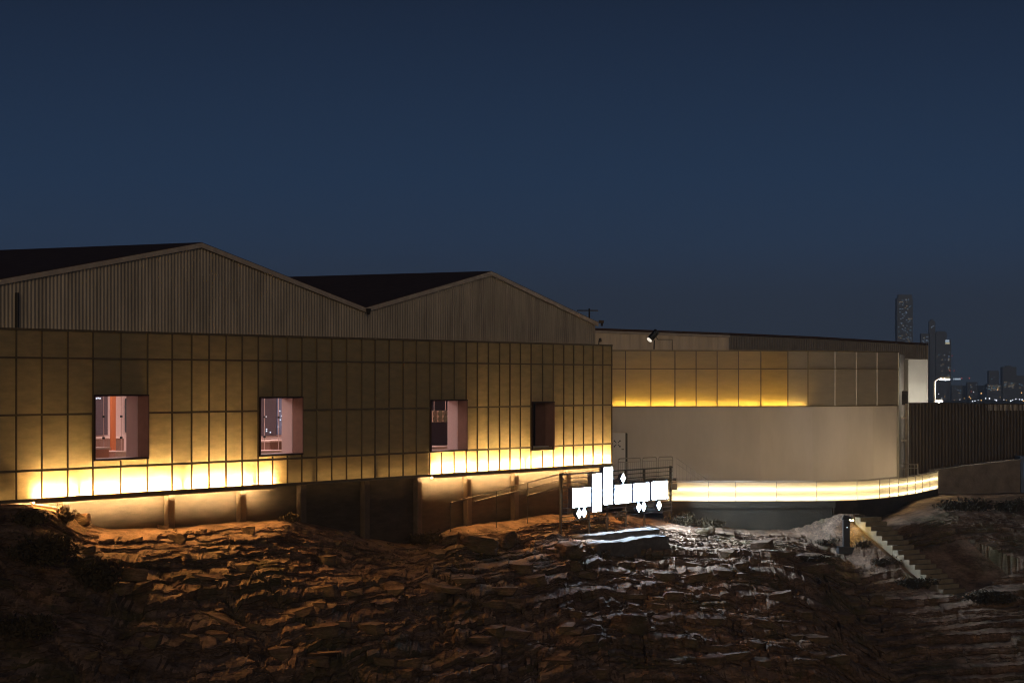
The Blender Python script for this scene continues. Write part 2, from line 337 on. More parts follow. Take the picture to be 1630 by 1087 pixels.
def rock_mat():
    m = bpy.data.materials.new('layered_rock'); m.use_nodes = True; t = m.node_tree; b = t.nodes['Principled BSDF']; b.inputs['Roughness'].default_value = .95; b.inputs['Specular IOR Level'].default_value = .12
    c = t.nodes.new('ShaderNodeTexCoord')
    def noise(scale, st, d=8, r=.65):
        mp = t.nodes.new('ShaderNodeMapping'); mp.inputs['Scale'].default_value = st; n = t.nodes.new('ShaderNodeTexNoise'); n.inputs['Scale'].default_value = scale
        n.inputs['Detail'].default_value = d; n.inputs['Roughness'].default_value = r
        t.links.new(c.outputs['Object'], mp.inputs[0]); t.links.new(mp.outputs[0], n.inputs['Vector']); return n
    n1 = noise(.8, (1, 1, 4)); n2 = noise(6, (1, 1, 3)); n3 = noise(.35, (1, 1, 1), 5)
    r1 = t.nodes.new('ShaderNodeValToRGB'); r1.color_ramp.elements[0].position = .3; r1.color_ramp.elements[1].position = .72
    r1.color_ramp.elements[0].color = (.08, .050, .032, 1); r1.color_ramp.elements[1].color = (.30, .20, .138, 1)
    e = r1.color_ramp.elements.new(.5); e.color = (.16, .107, .072, 1)
    t.links.new(n1.outputs['Fac'], r1.inputs[0])
    r2 = t.nodes.new('ShaderNodeValToRGB'); r2.color_ramp.elements[0].position = .35; r2.color_ramp.elements[1].position = .62
    r2.color_ramp.elements[0].color = (.45, .45, .45, 1); r2.color_ramp.elements[1].color = (1, 1, 1, 1); t.links.new(n2.outputs['Fac'], r2.inputs[0])
    mx = t.nodes.new('ShaderNodeMixRGB'); mx.blend_type = 'MULTIPLY'; mx.inputs[0].default_value = .9; t.links.new(r1.outputs[0], mx.inputs[1]); t.links.new(r2.outputs[0], mx.inputs[2])
    r3 = t.nodes.new('ShaderNodeValToRGB'); r3.color_ramp.elements[0].position = .50; r3.color_ramp.elements[1].position = .64; r3.color_ramp.elements[0].color = (0, 0, 0, 1); r3.color_ramp.elements[1].color = (.75, .75, .75, 1)
    t.links.new(n3.outputs['Fac'], r3.inputs[0])
    mo = t.nodes.new('ShaderNodeMixRGB'); t.links.new(r3.outputs[0], mo.inputs[0]); t.links.new(mx.outputs[0], mo.inputs[1]); mo.inputs[2].default_value = (.075, .07, .03, 1)   # dry moss and soil patches
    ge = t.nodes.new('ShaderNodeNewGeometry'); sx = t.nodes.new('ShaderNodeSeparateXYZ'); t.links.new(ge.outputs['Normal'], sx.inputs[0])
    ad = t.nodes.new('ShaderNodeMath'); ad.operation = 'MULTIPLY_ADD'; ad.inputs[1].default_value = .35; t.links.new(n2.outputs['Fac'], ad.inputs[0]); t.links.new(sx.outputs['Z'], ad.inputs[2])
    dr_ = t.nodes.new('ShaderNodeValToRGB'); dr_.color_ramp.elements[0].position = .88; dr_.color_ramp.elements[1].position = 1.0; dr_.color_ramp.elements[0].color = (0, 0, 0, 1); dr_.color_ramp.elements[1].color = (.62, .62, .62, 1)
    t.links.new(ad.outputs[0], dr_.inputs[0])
    up_mix = t.nodes.new('ShaderNodeMixRGB'); n4 = noise(.9, (1, 1, 1.5), 6); pm = t.nodes.new('ShaderNodeMapRange'); pm.inputs['From Min'].default_value = .40; pm.inputs['From Max'].default_value = .62; t.links.new(n4.outputs['Fac'], pm.inputs[0])
    pq = t.nodes.new('ShaderNodeMath'); pq.operation = 'MULTIPLY'; t.links.new(dr_.outputs[0], pq.inputs[0]); t.links.new(pm.outputs[0], pq.inputs[1]); t.links.new(pq.outputs[0], up_mix.inputs[0]); t.links.new(mo.outputs[0], up_mix.inputs[1]); up_mix.inputs[2].default_value = (.42, .29, .20, 1)   # paler upward faces: lamp light on the ledges put into the colour
    t.links.new(up_mix.outputs[0], b.inputs['Base Color'])
    bp = t.nodes.new('ShaderNodeBump'); bp.inputs['Strength'].default_value = .7; bp.inputs['Distance'].default_value = .05
    nb = noise(9, (1, 1, 2.5), 10, .7); t.links.new(nb.outputs['Fac'], bp.inputs['Height']); t.links.new(bp.outputs[0], b.inputs['Normal'])
    return m
M['rock'] = rock_mat(); me.materials.append(M['rock'])
bvh = BVHTree.FromPolygons([tuple(v) for v in co.tolist()], quads.tolist())
def ground_z(x, y, default=1.5):
    h = bvh.ray_cast(Vector((x, y, 60)), Vector((0, 0, -1)))
    return h[0].z if h[0] is not None else default
def hit(px, py):        # the point of the hillside seen at a pixel
    d = Vector(((px-CX)/F, 1, -(py-HOR)/F)).normalized(); h = bvh.ray_cast(Vector((0, 0, CAMZ)), d)
    return h[0]

g = MB().add([(-9000, -3000, GZ), (9000, -3000, GZ), (9000, 14000, GZ), (-9000, 14000, GZ)], [(0, 1, 2, 3)])
tag(g.build('ground', mat('ground_soil', (.07, .055, .045), .95, noise=.5, scale=.02)), kind='structure')

# ------------------------------------------------------------------ the long warehouse
wh = thing('warehouse', 'long warehouse with two corrugated gables above a golden glowing panel facade', 'warehouse', Wp(0, .6, 2.0))
WD = .60                                                   # plane of the masonry wall behind the panels
wins = [(146.9, 233.8, 628, 733), (410.5, 479.4, 631.5, 725.5), (683, 741.3, 636, 719.5), (844.5, 879.8, 639, 716.5)]
WT = []
for a, b, y0, y1 in wins:
    ta, tb = t_of(a), t_of(b); WT.append((ta, tb, z_of(a, y0+.3), z_of(a, y1+.5)))
TL = -7.0; GEND = t_of(953, WD)
# masonry wall with the four window openings
mb = MB(); cur = TL
mlo = MB()
for ta, tb, zt, zb in WT:
    boxW(mb, cur, ta+.03, WD, WD+.2, BOT-.05, TOP-.25); boxW(mb, ta+.03, tb-.03, WD, WD+.2, BOT-.05, zb+.03); boxW(mb, ta+.03, tb-.03, WD, WD+.2, zt-.03, TOP-.25); cur = tb-.03
boxW(mb, cur, TEND-.05, WD, WD+.2, BOT-.05, TOP-.25)
mb.build('wall', M['cavity'], wh)
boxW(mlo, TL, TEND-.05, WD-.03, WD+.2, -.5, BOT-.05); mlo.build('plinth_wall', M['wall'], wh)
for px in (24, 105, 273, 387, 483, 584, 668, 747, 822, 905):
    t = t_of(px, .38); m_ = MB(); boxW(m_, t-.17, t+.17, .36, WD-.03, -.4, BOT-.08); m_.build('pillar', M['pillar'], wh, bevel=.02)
for px in (111, 277, 391, 486, 586, 670, 748, 824, 906):
    t = t_of(px, .38); m_ = MB(); boxW(m_, t-.09, t+.09, .07, .155, BOT+.02, TOP-.1); m_.build('steel_post', M['pillar'], wh)
# golden panels, one part per bay
mull = [-98, -57, -16, 24.8, 65.4, 106.8, 146.9, 191.2, 233.8, 273.1, 304, 331.9, 358.8, 384.6, 410.2, 433, 456.6, 479.4, 503, 527, 550.6, 574.6, 596, 618.5, 640.8, 661.8, 683, 702, 722.2, 741.3, 759, 776.5, 794.3, 811, 827.5, 844.5, 862.8, 879.8, 896.4, 912.2, 928, 943.3, 958.7, 973]
TM = [t_of(p) for p in mull]
def win_at(ta, tb):
    for w in WT:
        if ta >= w[0]-.1 and tb <= w[1]+.1: return w
for a, b in zip(TM[:-1], TM[1:]):
    w = win_at(a, b); m_ = MB()
    spans = [(R2, TOP), (R3, R2), (R4, R3), (BOT, R4)] if not w else [(R2, TOP), (w[2], R2), (R4, w[3]), (BOT, R4)]
    for grp in ((spans[:2], spans[2:]) if w else (spans,)):
        m_ = MB()
        for z0, z1 in grp:
            if z1-z0 > .08: m_.add([Wp(a+.012, 0, z0+.012), Wp(b-.012, 0, z0+.012), Wp(b-.012, 0, z1-.012), Wp(a+.012, 0, z1-.012)], [(0, 1, 2, 3)])
        m_.build('cladding_panel', M['panel'], wh)
for t in TM:
    inside = [w for w in WT if w[0]+.1 < t < w[1]-.1]
    m_ = MB()
    if inside:
        w = inside[0]; boxW(m_, t-.018, t+.018, -.05, -.004, w[2]+.02, TOP); m_.build('mullion', M['bronze'], wh); m_ = MB(); boxW(m_, t-.018, t+.018, -.05, -.004, BOT, w[3]-.02)
    else: boxW(m_, t-.02, t+.02, -.05, -.004, BOT, TOP)
    m_.build('mullion', M['bronze'], wh)
for z, hh in ((TOP, .035), (R2, .028), (R3, .032), (R4, .035), (BOT, .05)):
    m_ = MB(); cur = TM[0]
    for w in WT:
        if z == R3 or (z == R4 and w[3] < R4+.03): boxW(m_, cur, w[0]-.03, -.075, -.003, z-hh, z+hh); cur = w[1]+.03
    boxW(m_, cur, TEND, -.075, -.003, z-hh, z+hh); m_.build('rail', M['bronze'], wh)
m_ = MB(); boxW(m_, TEND-.012, TEND, .03, WD, BOT, TOP); m_.build('end_panel', M['bronze'], wh)
# windows
for k, (ta, tb, zt, zb) in enumerate(WT):
    dark = k == 3
    m_ = MB(); e = .05
    boxW(m_, ta, tb, -.10, .33, zt-e, zt); boxW(m_, ta, tb, -.10, .33, zb, zb+e); boxW(m_, ta, ta+e, -.10, .33, zb+e, zt-e)
    win = m_.build('window', M['frame'], wh)
    m_ = MB(); boxW(m_, tb-e, tb, -.10, .33, zb+e, zt-e); m_.build('reveal', M['reveal'], win)
    m_ = MB(); boxW(m_, ta+e, tb-e, .335, .345, zb+e, zt-e); m_.build('pane', M['glass'], win)
    m_ = MB(); g0, g1 = .35, .82
    boxW(m_, ta, tb, g0, g1, zt-e, zt-.002); boxW(m_, ta, tb, g0, g1, zb+.002, zb+e); boxW(m_, ta+.002, ta+e, g0, g1, zb+e, zt-e); boxW(m_, tb-e, tb-.002, g0, g1, zb+e, zt-e)
    m_.build('jamb', M['reveal'] if dark else M['jamb'], win)
# light strips at the foot of the cavity
def strip(px0, px1, z, m, d=.17, s=.035):
    m_ = MB(); boxW(m_, t_of(px0), t_of(px1), d, d+s, z, z+s); return m_.build('led_strip', m, wh)
def bays(px0, px1, m):            # one lamp length per panel bay
    for a, b in zip(mull[:-1], mull[1:]):
        if b > px0 and a < px1: strip(max(a, px0)+.05*(b-a), min(b, px1)-.05*(b-a), BOT+.16, m)
bays(52, 438, M['led']); bays(686, 972, M['led']); strip(442, 682, BOT+.16, M['ledfill']); strip(-98, 46, BOT+.16, M['ledfill'])  # dim fill strips added where the facade lights are off, standing in for spill
# unseen shelf behind the lower rail: the strip lights its own row, a slot at the front lets the rest wash upward
SH = mat('shelf', (.75, .68, .55), .7)
m_ = MB(); cur = TL
for w in WT:
    if w[3] < R4+.2: boxW(m_, cur, w[0]-.03, .165, WD-.015, R4-.02, R4+.02); boxW(m_, w[0]+.03, w[1]-.03, .165, WD-.015, R4-.02, R4+.02); cur = w[1]+.03
boxW(m_, cur, TEND-.02, .165, WD-.015, R4-.02, R4+.02); m_.build('cavity_shelf', SH, wh)
m_ = MB(); boxW(m_, TL, TEND-.02, .02, .265, BOT-.05, BOT-.02); m_.build('light_shield', SH, wh)  # unseen board added to keep the strip light off the plinth
for px in (26, 456.6, 683): t = t_of(px); m_ = MB(); boxW(m_, t-.015, t+.015, .02, WD-.02, BOT, R4-.03); m_.build('baffle', SH, wh)  # unseen baffles added to stop light running into the dim stretches
m_ = MB(); boxW(m_, TL, TEND-.02, WD-.012, WD-.002, BOT+.02, R4-.03); m_.build('reflector', mat('reflector', (.75, .68, .55), .7), wh)  # unseen pale sheet added to brighten the bottom row
# wash strips facing the ground under the bottom rail, with an added dark valance that keeps them off the plinth
for p0, p1 in ((52, 438), (686, 970)):
    m_ = MB(); a, b = t_of(p0), t_of(p1); m_.add([Wp(a, -.025, BOT-.056), Wp(b, -.025, BOT-.056), Wp(b, -.014, BOT-.10), Wp(a, -.014, BOT-.10)], [(0, 1, 2, 3)]); m_.build('led_strip', M['ledwash'], wh)
    m_ = MB(); boxW(m_, a, b, -.012, -.004, BOT-.12, BOT-.052); m_.build('valance', M['black'], wh)
    m_ = MB(); boxW(m_, a, b, -.082, -.072, BOT-.105, BOT+.04); m_.build('strip_shield', M['bronze'], wh)  # added front edge that screens the wash strip from view
# gables and roofs
def gz(px, py): return (t_of(px, WD), z_of(px, py, WD))
P1, V, P2, E2 = gz(322, 390), gz(583, 493), gz(783, 435), gz(953, 516)
sl = (P1[1]-gz(0, 449)[1])/(P1[0]-gz(0, 449)[0]); E1 = (P1[0]-(P1[1]-V[1])/sl, V[1])
prof = [E1, P1, V, P2, E2]
def gtop(t): return float(np.interp(t, [p[0] for p in prof], [p[1] for p in prof]))
def corrugated(name, t0, t1, d, zlo, mat_, pitch=.17, depth=.032, ztop=gtop, parent=wh):
    m_ = MB(); n = int((t1-t0)/(pitch/4)); vs = []; fs = []
    pat = (0, 0, 1, 1)
    for k in range(n+1):
        t = t0+(t1-t0)*k/n; dd = d-depth*pat[k % 4]-.004*math.sin(t*1.7)
        vs += [Wp(t, dd, zlo), Wp(t, dd, ztop(t))]
    fs = [(2*k, 2*k+2, 2*k+3, 2*k+1) for k in range(n)]
    return m_.add(vs, fs).build(name, mat_, parent)
corrugated('gable_wall', E1[0], V[0], WD+.18, TOP-.3, M['gable']); corrugated('gable_wall', V[0], E2[0], WD+.18, TOP-.3, M['gable'])
def slab(name, A, B, d0, d1, th, mat_, lift=0, ext=0):
    m_ = MB(); A = (A[0], A[1]+lift); B = (B[0], B[1]+lift)
    m_.box8([Wp(A[0], d0, A[1]), Wp(B[0], d0, B[1]), Wp(B[0], d1, B[1]), Wp(A[0], d1, A[1]), Wp(A[0], d0, A[1]+th), Wp(B[0], d0, B[1]+th), Wp(B[0], d1, B[1]+th), Wp(A[0], d1, A[1]+th)])
    return m_.build(name, mat_, wh)
for A, B in ((E1, P1), (P1, V), (V, P2), (P2, E2)):
    slab('roof', A, B, WD+.02, 46, .07, M['roof'], .02); slab('rake_trim', A, B, WD+.06, WD+.012, .16, M['trim'], -.09)
    
m_ = MB(); boxW(m_, GEND-.2, GEND, WD+.22, 46, -1, E2[1]); m_.build('side_wall', M['gable'], wh)
m_ = MB(); boxW(m_, TL, GEND, 45.7, 45.9, -1, V[1]); m_.build('rear_wall', M['gable'], wh)
m_ = MB(); m_.tube([Wp(t_of(27, WD-.06), WD-.06, TOP-.1), Wp(t_of(27, WD-.06), WD-.06, z_of(27, 466, WD))], .06); m_.build('drainpipe', M['iron'], wh)
m_ = MB(); c = Vector(Wp(V[0], WD-.10, V[1]-.02)); m_.tube([c+Vector((0, 0, .06)), c+Vector((0, 0, -.16))], .10, 8, .05); m_.build('valley_spout', M['iron'], wh)
# interior seen through the windows
def slabI(name, t0, t1, d0, d1, z0, z1, m): b = MB(); boxW(b, t0, t1, d0, d1, z0, z1); return b.build(name, m, wh)
I0, I1, I2 = t_of(100), t_of(836), GEND-.5; FL = 4.75; CE = 8.6
slabI('interior_floor', I0, I2, .81, 7.2, FL-.1, FL, M['floor']); slabI('ceiling', I0, I2, .81, 7.2, CE, CE+.1, M['pinkwall'])
slabI('interior_wall', I0, I2, 7.0, 7.2, FL, CE, M['pinkwall']); slabI('interior_wall', I0-.2, I0, .81, 7.2, FL, CE, M['pinkwall']); slabI('interior_wall', I1, I1+.1, .81, 3.0, FL, CE, M['pinkwall']); slabI('interior_wall', I1+.1, I2, 2.9, 3.0, FL, CE, M['black']); slabI('interior_wall', I2, I2+.2, .81, 7.2, FL, CE, M['pinkwall'])  # black wall: darkness of the unlit room put into the colour
lm = emis('ceiling_panel_light', (1.0, .74, .66), 7.0)
for t in (t_of(150, 3), t_of(300, 3), t_of(410, 3), t_of(560, 3), t_of(690, 3)): slabI('ceiling_light', t-1.6, t+1.6, 2.2, 4.2, CE-.05, CE-.01, lm)
def farpane(p0, p1, y0, y1, m, d=6.9, name='far_window'):
    t0, t1 = t_of(p0, d), t_of(p1, d); z1, z0 = z_of(p0, y0, d), z_of(p0, y1, d); return slabI(name, t0, t1, d, d+.06, z0, z1, m)
farpane(140, 171.5, 610, 693, M['night']); farpane(201.5, 205.5, 634, 688, mat('teal_glass', (.06, .16, .19), .3)); farpane(404, 440, 610, 694, M['night']); farpane(676, 716, 610, 709, M['night'])
fp = farpane(441, 455, 610, 692, mat('blue_glass', (.22, .27, .42), .3))
lw = emis('far_window_light', (.8, .9, 1), 1.6)
for px, py in ((445, 654), (446, 668), (449, 676), (443, 679), (448, 662), (430, 688), (424, 686), (424, 683), (423, 663), (153, 634), (156, 633.5), (159, 634)):
    t = t_of(px, 6.88); z = z_of(px, py, 6.88); slabI('window_light', t-.03, t+.03, 6.86, 6.88, z-.025, z+.025, lw)
slabI('column', t_of(178, 4), t_of(184.5, 4), 4, 4.08, FL, CE, mat('orange_column', (.62, .20, .07), .5))
# pendant cords with dark beads, tables and counters
def cord(px, d, ys, lab):
    t = t_of(px, d); th = thing('pendant_cord', lab, 'pendant cord', Wp(t, d, CE), group='beaded pendant cords behind the facade windows')
    MB().tube([Wp(t, d, CE), Wp(t, d, z_of(px, 722, d))], .014, 6).build('cord', M['jamb'], th)
    for y in ys:
        z = z_of(px, y, d); MB().tube([Wp(t, d, z-.035), Wp(t, d, z+.035)], .045, 8).build('bead', M['black'], th)
cord(165, 2.2, (663, 697), 'thin pendant cord with two dark beads left of the orange column'); cord(193, 2.2, (662.5, 696.5), 'thin pendant cord with two dark beads right of the orange column')
cord(421, 2.2, (663.5, 695), 'thin pendant cord with dark beads at left of the second window'); cord(443.5, 2.2, (664,), 'thin pendant cord with one bead before the blue pane')
peach = mat('peach_counter', (.72, .36, .25), .6); wood = mat('wood_side', (.34, .20, .15), .7, noise=.4, scale=6, stretch=(3, 3, .4)); top_ = mat('table_top', (.78, .62, .56), .5)
def table(p0, p1, ytop, d0, d1, m, lab, name='counter', cat='counter'):
    t0, t1 = t_of(p0, d0), t_of(p1, d0); z = z_of(p0, ytop, d0); c = Wp((t0+t1)/2, (d0+d1)/2, FL)
    th = thing(name, lab, cat, c)
    b = MB(); boxW(b, t0+.04, t1-.04, d0+.04, d1-.04, FL, z-.06); b.build('body', m, th)
    b = MB(); boxW(b, t0, t1, d0, d1, z-.06, z); b.build('top', top_, th, bevel=.01)
table(140, 176.5, 713, 1.5, 2.4, peach, 'peach coloured counter inside the first window, in front of a dark pane')
table(143, 200, 696.5, 5.2, 6.0, wood, 'brown wood counter at the back of the room behind the orange column')
table(184, 206, 718, 1.6, 2.4, top_, 'low pale bench inside the first window, right of the orange column', 'bench', 'bench')
table(404, 434, 697, 4.6, 5.4, wood, 'wood sided counter with a pale top in the second window, left one')
table(430, 462, 701, 2.6, 3.6, wood, 'lower wood sided counter with a pale top under the blue pane')
table(400, 455, 718, 1.2, 1.9, top_, 'pale bench along the sill inside the second window', 'bench', 'bench')
table(676, 716, 711.5, 1.3, 2.1, top_, 'pale bench inside the third window below the hanging picture board', 'bench', 'bench')
d = 2.4; t0, t1 = t_of(688.5, d), t_of(713, d); z1, z0 = z_of(690, 654, d), z_of(690, 671.5, d)
bd = thing('hanging_board', 'beige board of six round pictures hanging in the third window', 'picture board', Wp((t0+t1)/2, d, z0))
b = MB(); boxW(b, t0, t1, d, d+.05, z0, z1); b.build('panel', mat('board', (.72, .56, .44), .6), bd)
for i in range(3):
    for j in range(2):
        tt = t0+(t1-t0)*(i+.5)/3; zz = z0+(z1-z0)*(j+.5)/2; a_ = [(tt+.17*math.cos(k*math.pi/7), zz+.14*math.sin(k*math.pi/7)) for k in range(14)]
        MB().add([Wp(x, d-.012, y) for x, y in a_]+[Wp(x, d-.001, y) for x, y in a_], [tuple(range(14))]+[(k, (k+1) % 14, 14+(k+1) % 14, 14+k) for k in range(14)]).build('picture', mat('picture', (.30+.1*random.random(), .26+.1*random.random(), .2), .6, noise=.7, scale=9), bd)
b = MB()
for tt in (t0+.15, t1-.15): b.tube([Wp(tt, d+.02, z1), Wp(tt, d+.02, CE)], .012, 6)
b.build('wire', M['jamb'], bd)
# cable ladder / handrail poles running up the plinth wall
pr = thing('handrail', 'pair of thin sloping handrail poles running up the plinth wall', 'handrail', Wp(t_of(717, -.6), -.6, z_of(717, 805, -.6)))
MB().tube([Wp(t_of(717, -.6), -.6, z_of(717, 800, -.6)), Wp(t_of(897, -.6), -.6, z_of(897, 753, -.6))], .02).build('upper_pole', M['iron'], pr)
MB().tube([Wp(t_of(755, -.4), -.4, z_of(755, 798, -.4)), Wp(t_of(897, -.4), -.4, z_of(897, 763, -.4))], .025).build('middle_pole', M['iron'], pr)
MB().tube([Wp(t_of(838, -.6), -.6, z_of(838, 789, -.6)), Wp(t_of(900, -.6), -.6, z_of(900, 773, -.6))], .03).build('lower_pole', M['iron'], pr)
for px in (717, 790, 840):
    p = Wp(t_of(px, -.6), -.6, 0); f_ = (px-717)/180; zt_ = z_of(px, 800-47*f_, -.6); b = MB(); b.tube([(p[0], p[1], ground_z(p[0], p[1])-.2), (p[0], p[1], zt_)], .018); b.build('post', M['iron'], pr)

# ------------------------------------------------------------------ the pale hall on the right
def PX(px, Y): return Vector(((px-CX)/F*Y, Y))
b2 = thing('exhibition_hall', 'pale curved hall with an amber lit panel band above a plain white wall', 'hall', (*PX(1200, 114), 2.0))
poly = [PX(950, 111.4), PX(1211, 112.6), PX(1296, 113.6), PX(1350, 114.8), PX(1392, 116.0), PX(1430, 117.6)]
BT, BB, BR = 9.48, 6.88, 8.62
def along(px, pl=poly):       # plan point of the polyline seen at px
    u = (px-CX)/F
    for a, b in zip(pl[:-1], pl[1:]):
        d = b-a; k = (u*a.y-a.x)/(d.x-u*d.y) if abs(d.x-u*d.y) > 1e-9 else -1
        if -.001 <= k <= 1.001: return a+d*k
    return pl[-1]
def offp(a, b, o): d = (b-a).normalized(); return Vector((-d.y, d.x))*o
m_ = MB()
for a, b in zip(poly[:-1], poly[1:]): boxP(m_, a, b, .10, .4, 1.5, BB-.06)
m_.build('wall', M['white'], b2)
m_ = MB()
for a, b in zip(poly[:-1], poly[1:]): boxP(m_, a, b, .55, .8, BB-.02, BT-.05)
m_.build('upper_wall', M['cavity'], b2)
m_ = MB()
for a, b in zip(poly[:-1], poly[1:]): boxP(m_, a, b, -.02, .55, BB-.06, BB-.02)
m_.build('ledge', M['bronze'], b2)
bm_px = [950, 973, 995.8, 1035.9, 1074.3, 1108, 1141.5, 1175.5, 1211, 1254, 1286, 1329, 1363, 1396, 1430]
for p0, p1 in zip(bm_px[:-1], bm_px[1:]):
    a, b = along(p0), along(p1); m_ = MB()
    dd = (b-a).normalized()*.01
    a, b = a+dd, b-dd
    for z0, z1 in ((BB, BR-.01), (BR+.01, BT)): m_.add([(a.x, a.y, z0), (b.x, b.y, z0), (b.x, b.y, z1), (a.x, a.y, z1)], [(0, 1, 2, 3)])
    m_.build('cladding_panel', M['band'] if p0 < 1250 else M['bandgrey'], b2)
for p0 in bm_px:
    a = along(p0); m_ = MB(); m_.bar((a.x, a.y-.03, BB-.02), (a.x, a.y-.03, BT), .05, .03); m_.build('mullion', M['bronze'] if p0 < 1300 else M['trim'], b2)
for z, hh, mm in ((BR, .02, 'bronze'), (BT, .03, 'bronze')):
    m_ = MB()
    for a, b in zip(poly[:-1], poly[1:]): boxP(m_, a, b, -.05, -.004, z-hh, z+hh)
    m_.build('rail', M[mm], b2)
for p0, p1 in ((975, 1034), (1037, 1074), (1076, 1140), (1143, 1209), (1213, 1282)):
    a, b = along(p0), along(p1); m_ = MB(); boxP(m_, a, b, .13, .16, BB+.03, BB+.055); m_.build('led_strip', M['ledband'], b2)
# parapet and roof behind the band
up = [PX(940, 118.6), PX(1160, 123), PX(1300, 130), PX(1475, 141)]; upz = [10.58, 10.42, 10.36, 10.18]
def corr_poly(name, pts, zlo, zt, mat_, parent, pitch=.25, depth=.035):
    vs = []; k = 0
    for (a, za), (b, zb) in zip(zip(pts[:-1], zt[:-1]), zip(pts[1:], zt[1:])):
        L = (b-a).length; n = max(4, int(L/(pitch/4))); o = offp(a, b, 1)
        for i in range(n+1):
            p = a+(b-a)*i/n-o*depth*((0, 0, 1, 1)[k % 4]); k += 1; z = za+(zb-za)*i/n; vs += [(p.x, p.y, zlo), (p.x, p.y, z)]
    return MB().add(vs, [(2*i, 2*i+2, 2*i+3, 2*i+1) for i in range(len(vs)//2-1)]).build(name, mat_, parent)
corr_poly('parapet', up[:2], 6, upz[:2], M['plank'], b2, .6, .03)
corr_poly('upper_cladding', up[1:], 4, upz[1:], M['greyc'], b2)
m_ = MB()
for i in range(3): boxP(m_, up[i], up[i+1], -.10 if i else -.06, 18, upz[i]+.01, upz[i]+.12, upz[i+1]+.01, upz[i+1]+.12)
m_.build('roof', M['roof'], b2)
m_ = MB(); boxP(m_, up[0], up[1], -.09, -.05, upz[0]-.12, upz[0], upz[1]-.12, upz[1]); m_.build('parapet_trim', M['trim'], b2)
a = PX(1475, 141); m_ = MB(); boxP(m_, a, PX(1466, 158), -.1, .1, 0, 10.18); m_.build('side_wall', M['greyc'], b2)
# recess at the right end: white room, pipe, rungs
wr = MB(); A, B = PX(1446, 125), PX(1477, 125.6); boxP(wr, A, B, 0, 4, 2, 9.2); wr.build('end_room', M['white2'], b2)
wr = MB(); boxP(wr, PX(1424, 126.5), PX(1446, 126.5), 0, .2, 2, 9.25); wr.build('recess_wall', M['white2'], b2)
wr = MB(); p = PX(1431, 117.7); q_ = PX(1440, 126); boxP(wr, p, q_, 0, .15, 1.8, 9.4); wr.build('recess_side', M['greyc'], b2)
wr = MB(); p = PX(1443.5, 121.5); wr.tube([(p.x, p.y, 2), (p.x, p.y, 6.9)], .09); wr.build('pipe', M['trim'], b2)
for py in (665, 701):
    wr = MB(); c0 = at(1432, py, 121); c1 = at(1443, py, 121); wr.bar(c0, c1, .06, .08); wr.build('rung', M['trim'], b2)
ac = thing('air_conditioner', 'dark air conditioner unit hung in the recess beside the pale hall', 'air conditioner', at(1437.5, 645, 122))
c = at(1437.5, 632, 122); MB().box(c.x-.22, c.x+.22, c.y-.2, c.y+.2, c.z-.4, c.z+.32).build('casing', M['iron'], ac, bevel=.03)
MB().tube([(c.x, c.y-.24, c.z), (c.x, c.y-.2, c.z)], .17, 14).build('fan_grille', M['black'], ac); MB().tube([(c.x-.1, c.y, c.z+.3), (c.x-.1, c.y, c.z+2.0)], .05).build('pipe', M['iron'], ac)
# door
dA = at(974, 700, 110.6); dB = at(995.5, 700, 110.6); dt_ = at(980, 689, 110.6).z; LZ = 3.5
dr = thing('entrance_door', 'pale door box with a crossed mark beside the end of the golden facade', 'door', (dA.x+.3, 110.8, LZ))
MB().box(dA.x-.3, dB.x, 110.6, 110.68, LZ, dt_).build('leaf', M['door'], dr, bevel=.01)
MB().box(dB.x+.003, dB.x+.10, 110.62, 111.7, LZ, dt_-.02).build('side_frame', M['iron'], dr)
MB().box(dA.x-.3, dB.x+.10, 110.56, 110.75, dt_+.004, dt_+.06).build('lintel', M['trim'], dr)
b = MB(); cm = at(982.4, 706, 110.58); s_ = .13
for sx, sy in ((1, 1), (1, -1), (-1, 1), (-1, -1)):
    b.bar((cm.x+sx*.035, cm.y, cm.z+sy*.035), (cm.x+sx*s_, cm.y, cm.z+sy*s_), .012, .035); b.box(cm.x+sx*s_-.03, cm.x+sx*s_+.03, cm.y-.006, cm.y+.006, cm.z+sy*s_-.03, cm.z+sy*s_+.03)
b.build('mark', M['mark'], dr); b = MB(); c = at(993.5, 715, 110.5); b.tube([c, c+Vector((-.12, 0, 0))], .02); b.build('handle', M['iron'], dr)
# landing, ramp, terrace
ter = thing('terrace', 'raised terrace with a dark base wall curving in front of the pale hall', 'terrace', (*PX(1200, 107), 1.4))
rail_pl = [PX(1055, 105.2), PX(1120, 105), PX(1240, 105), PX(1330, 105.2), PX(1365, 105.9), PX(1400, 107.4), PX(1430, 109.4), PX(1460, 112.3), PX(1493, 117.2)]
DZ = 2.78
deck = [PX(950, 105.3)]+rail_pl+[PX(1470, 119.5), PX(1430, 117.9), PX(1300, 113.9), PX(1211, 112.8), PX(950, 111.6)]
MB().prism([(p.x, p.y) for p in deck], DZ-.35, DZ-.06).build('slab', M['base'], ter)
MB().prism([(p.x, p.y) for p in deck], DZ-.056, DZ-.02).build('deck', M['deck'], ter)
m_ = MB()
for a, b in zip(rail_pl[:-1], rail_pl[1:]): boxP(m_, a, b, .25, .6, -.5, DZ-.36)
m_.build('base_wall', M['base'], ter)
m_ = MB(); m_.prism([tuple(PX(930, 104.6)), tuple(PX(1078, 104.9)), tuple(PX(1078, 111.5)), tuple(PX(930, 111.3))], LZ-.25, LZ); m_.build('landing', M['concrete'], ter)
m_ = MB(); n = 5
for k in range(n):
    x0 = PX(1078, 107).x+.30*k; m_.box(x0, x0+.30, 106.2, 109.5, DZ-.03, LZ-(LZ-DZ)*(k+1)/(n+1))
m_.build('steps', M['concrete'], ter)
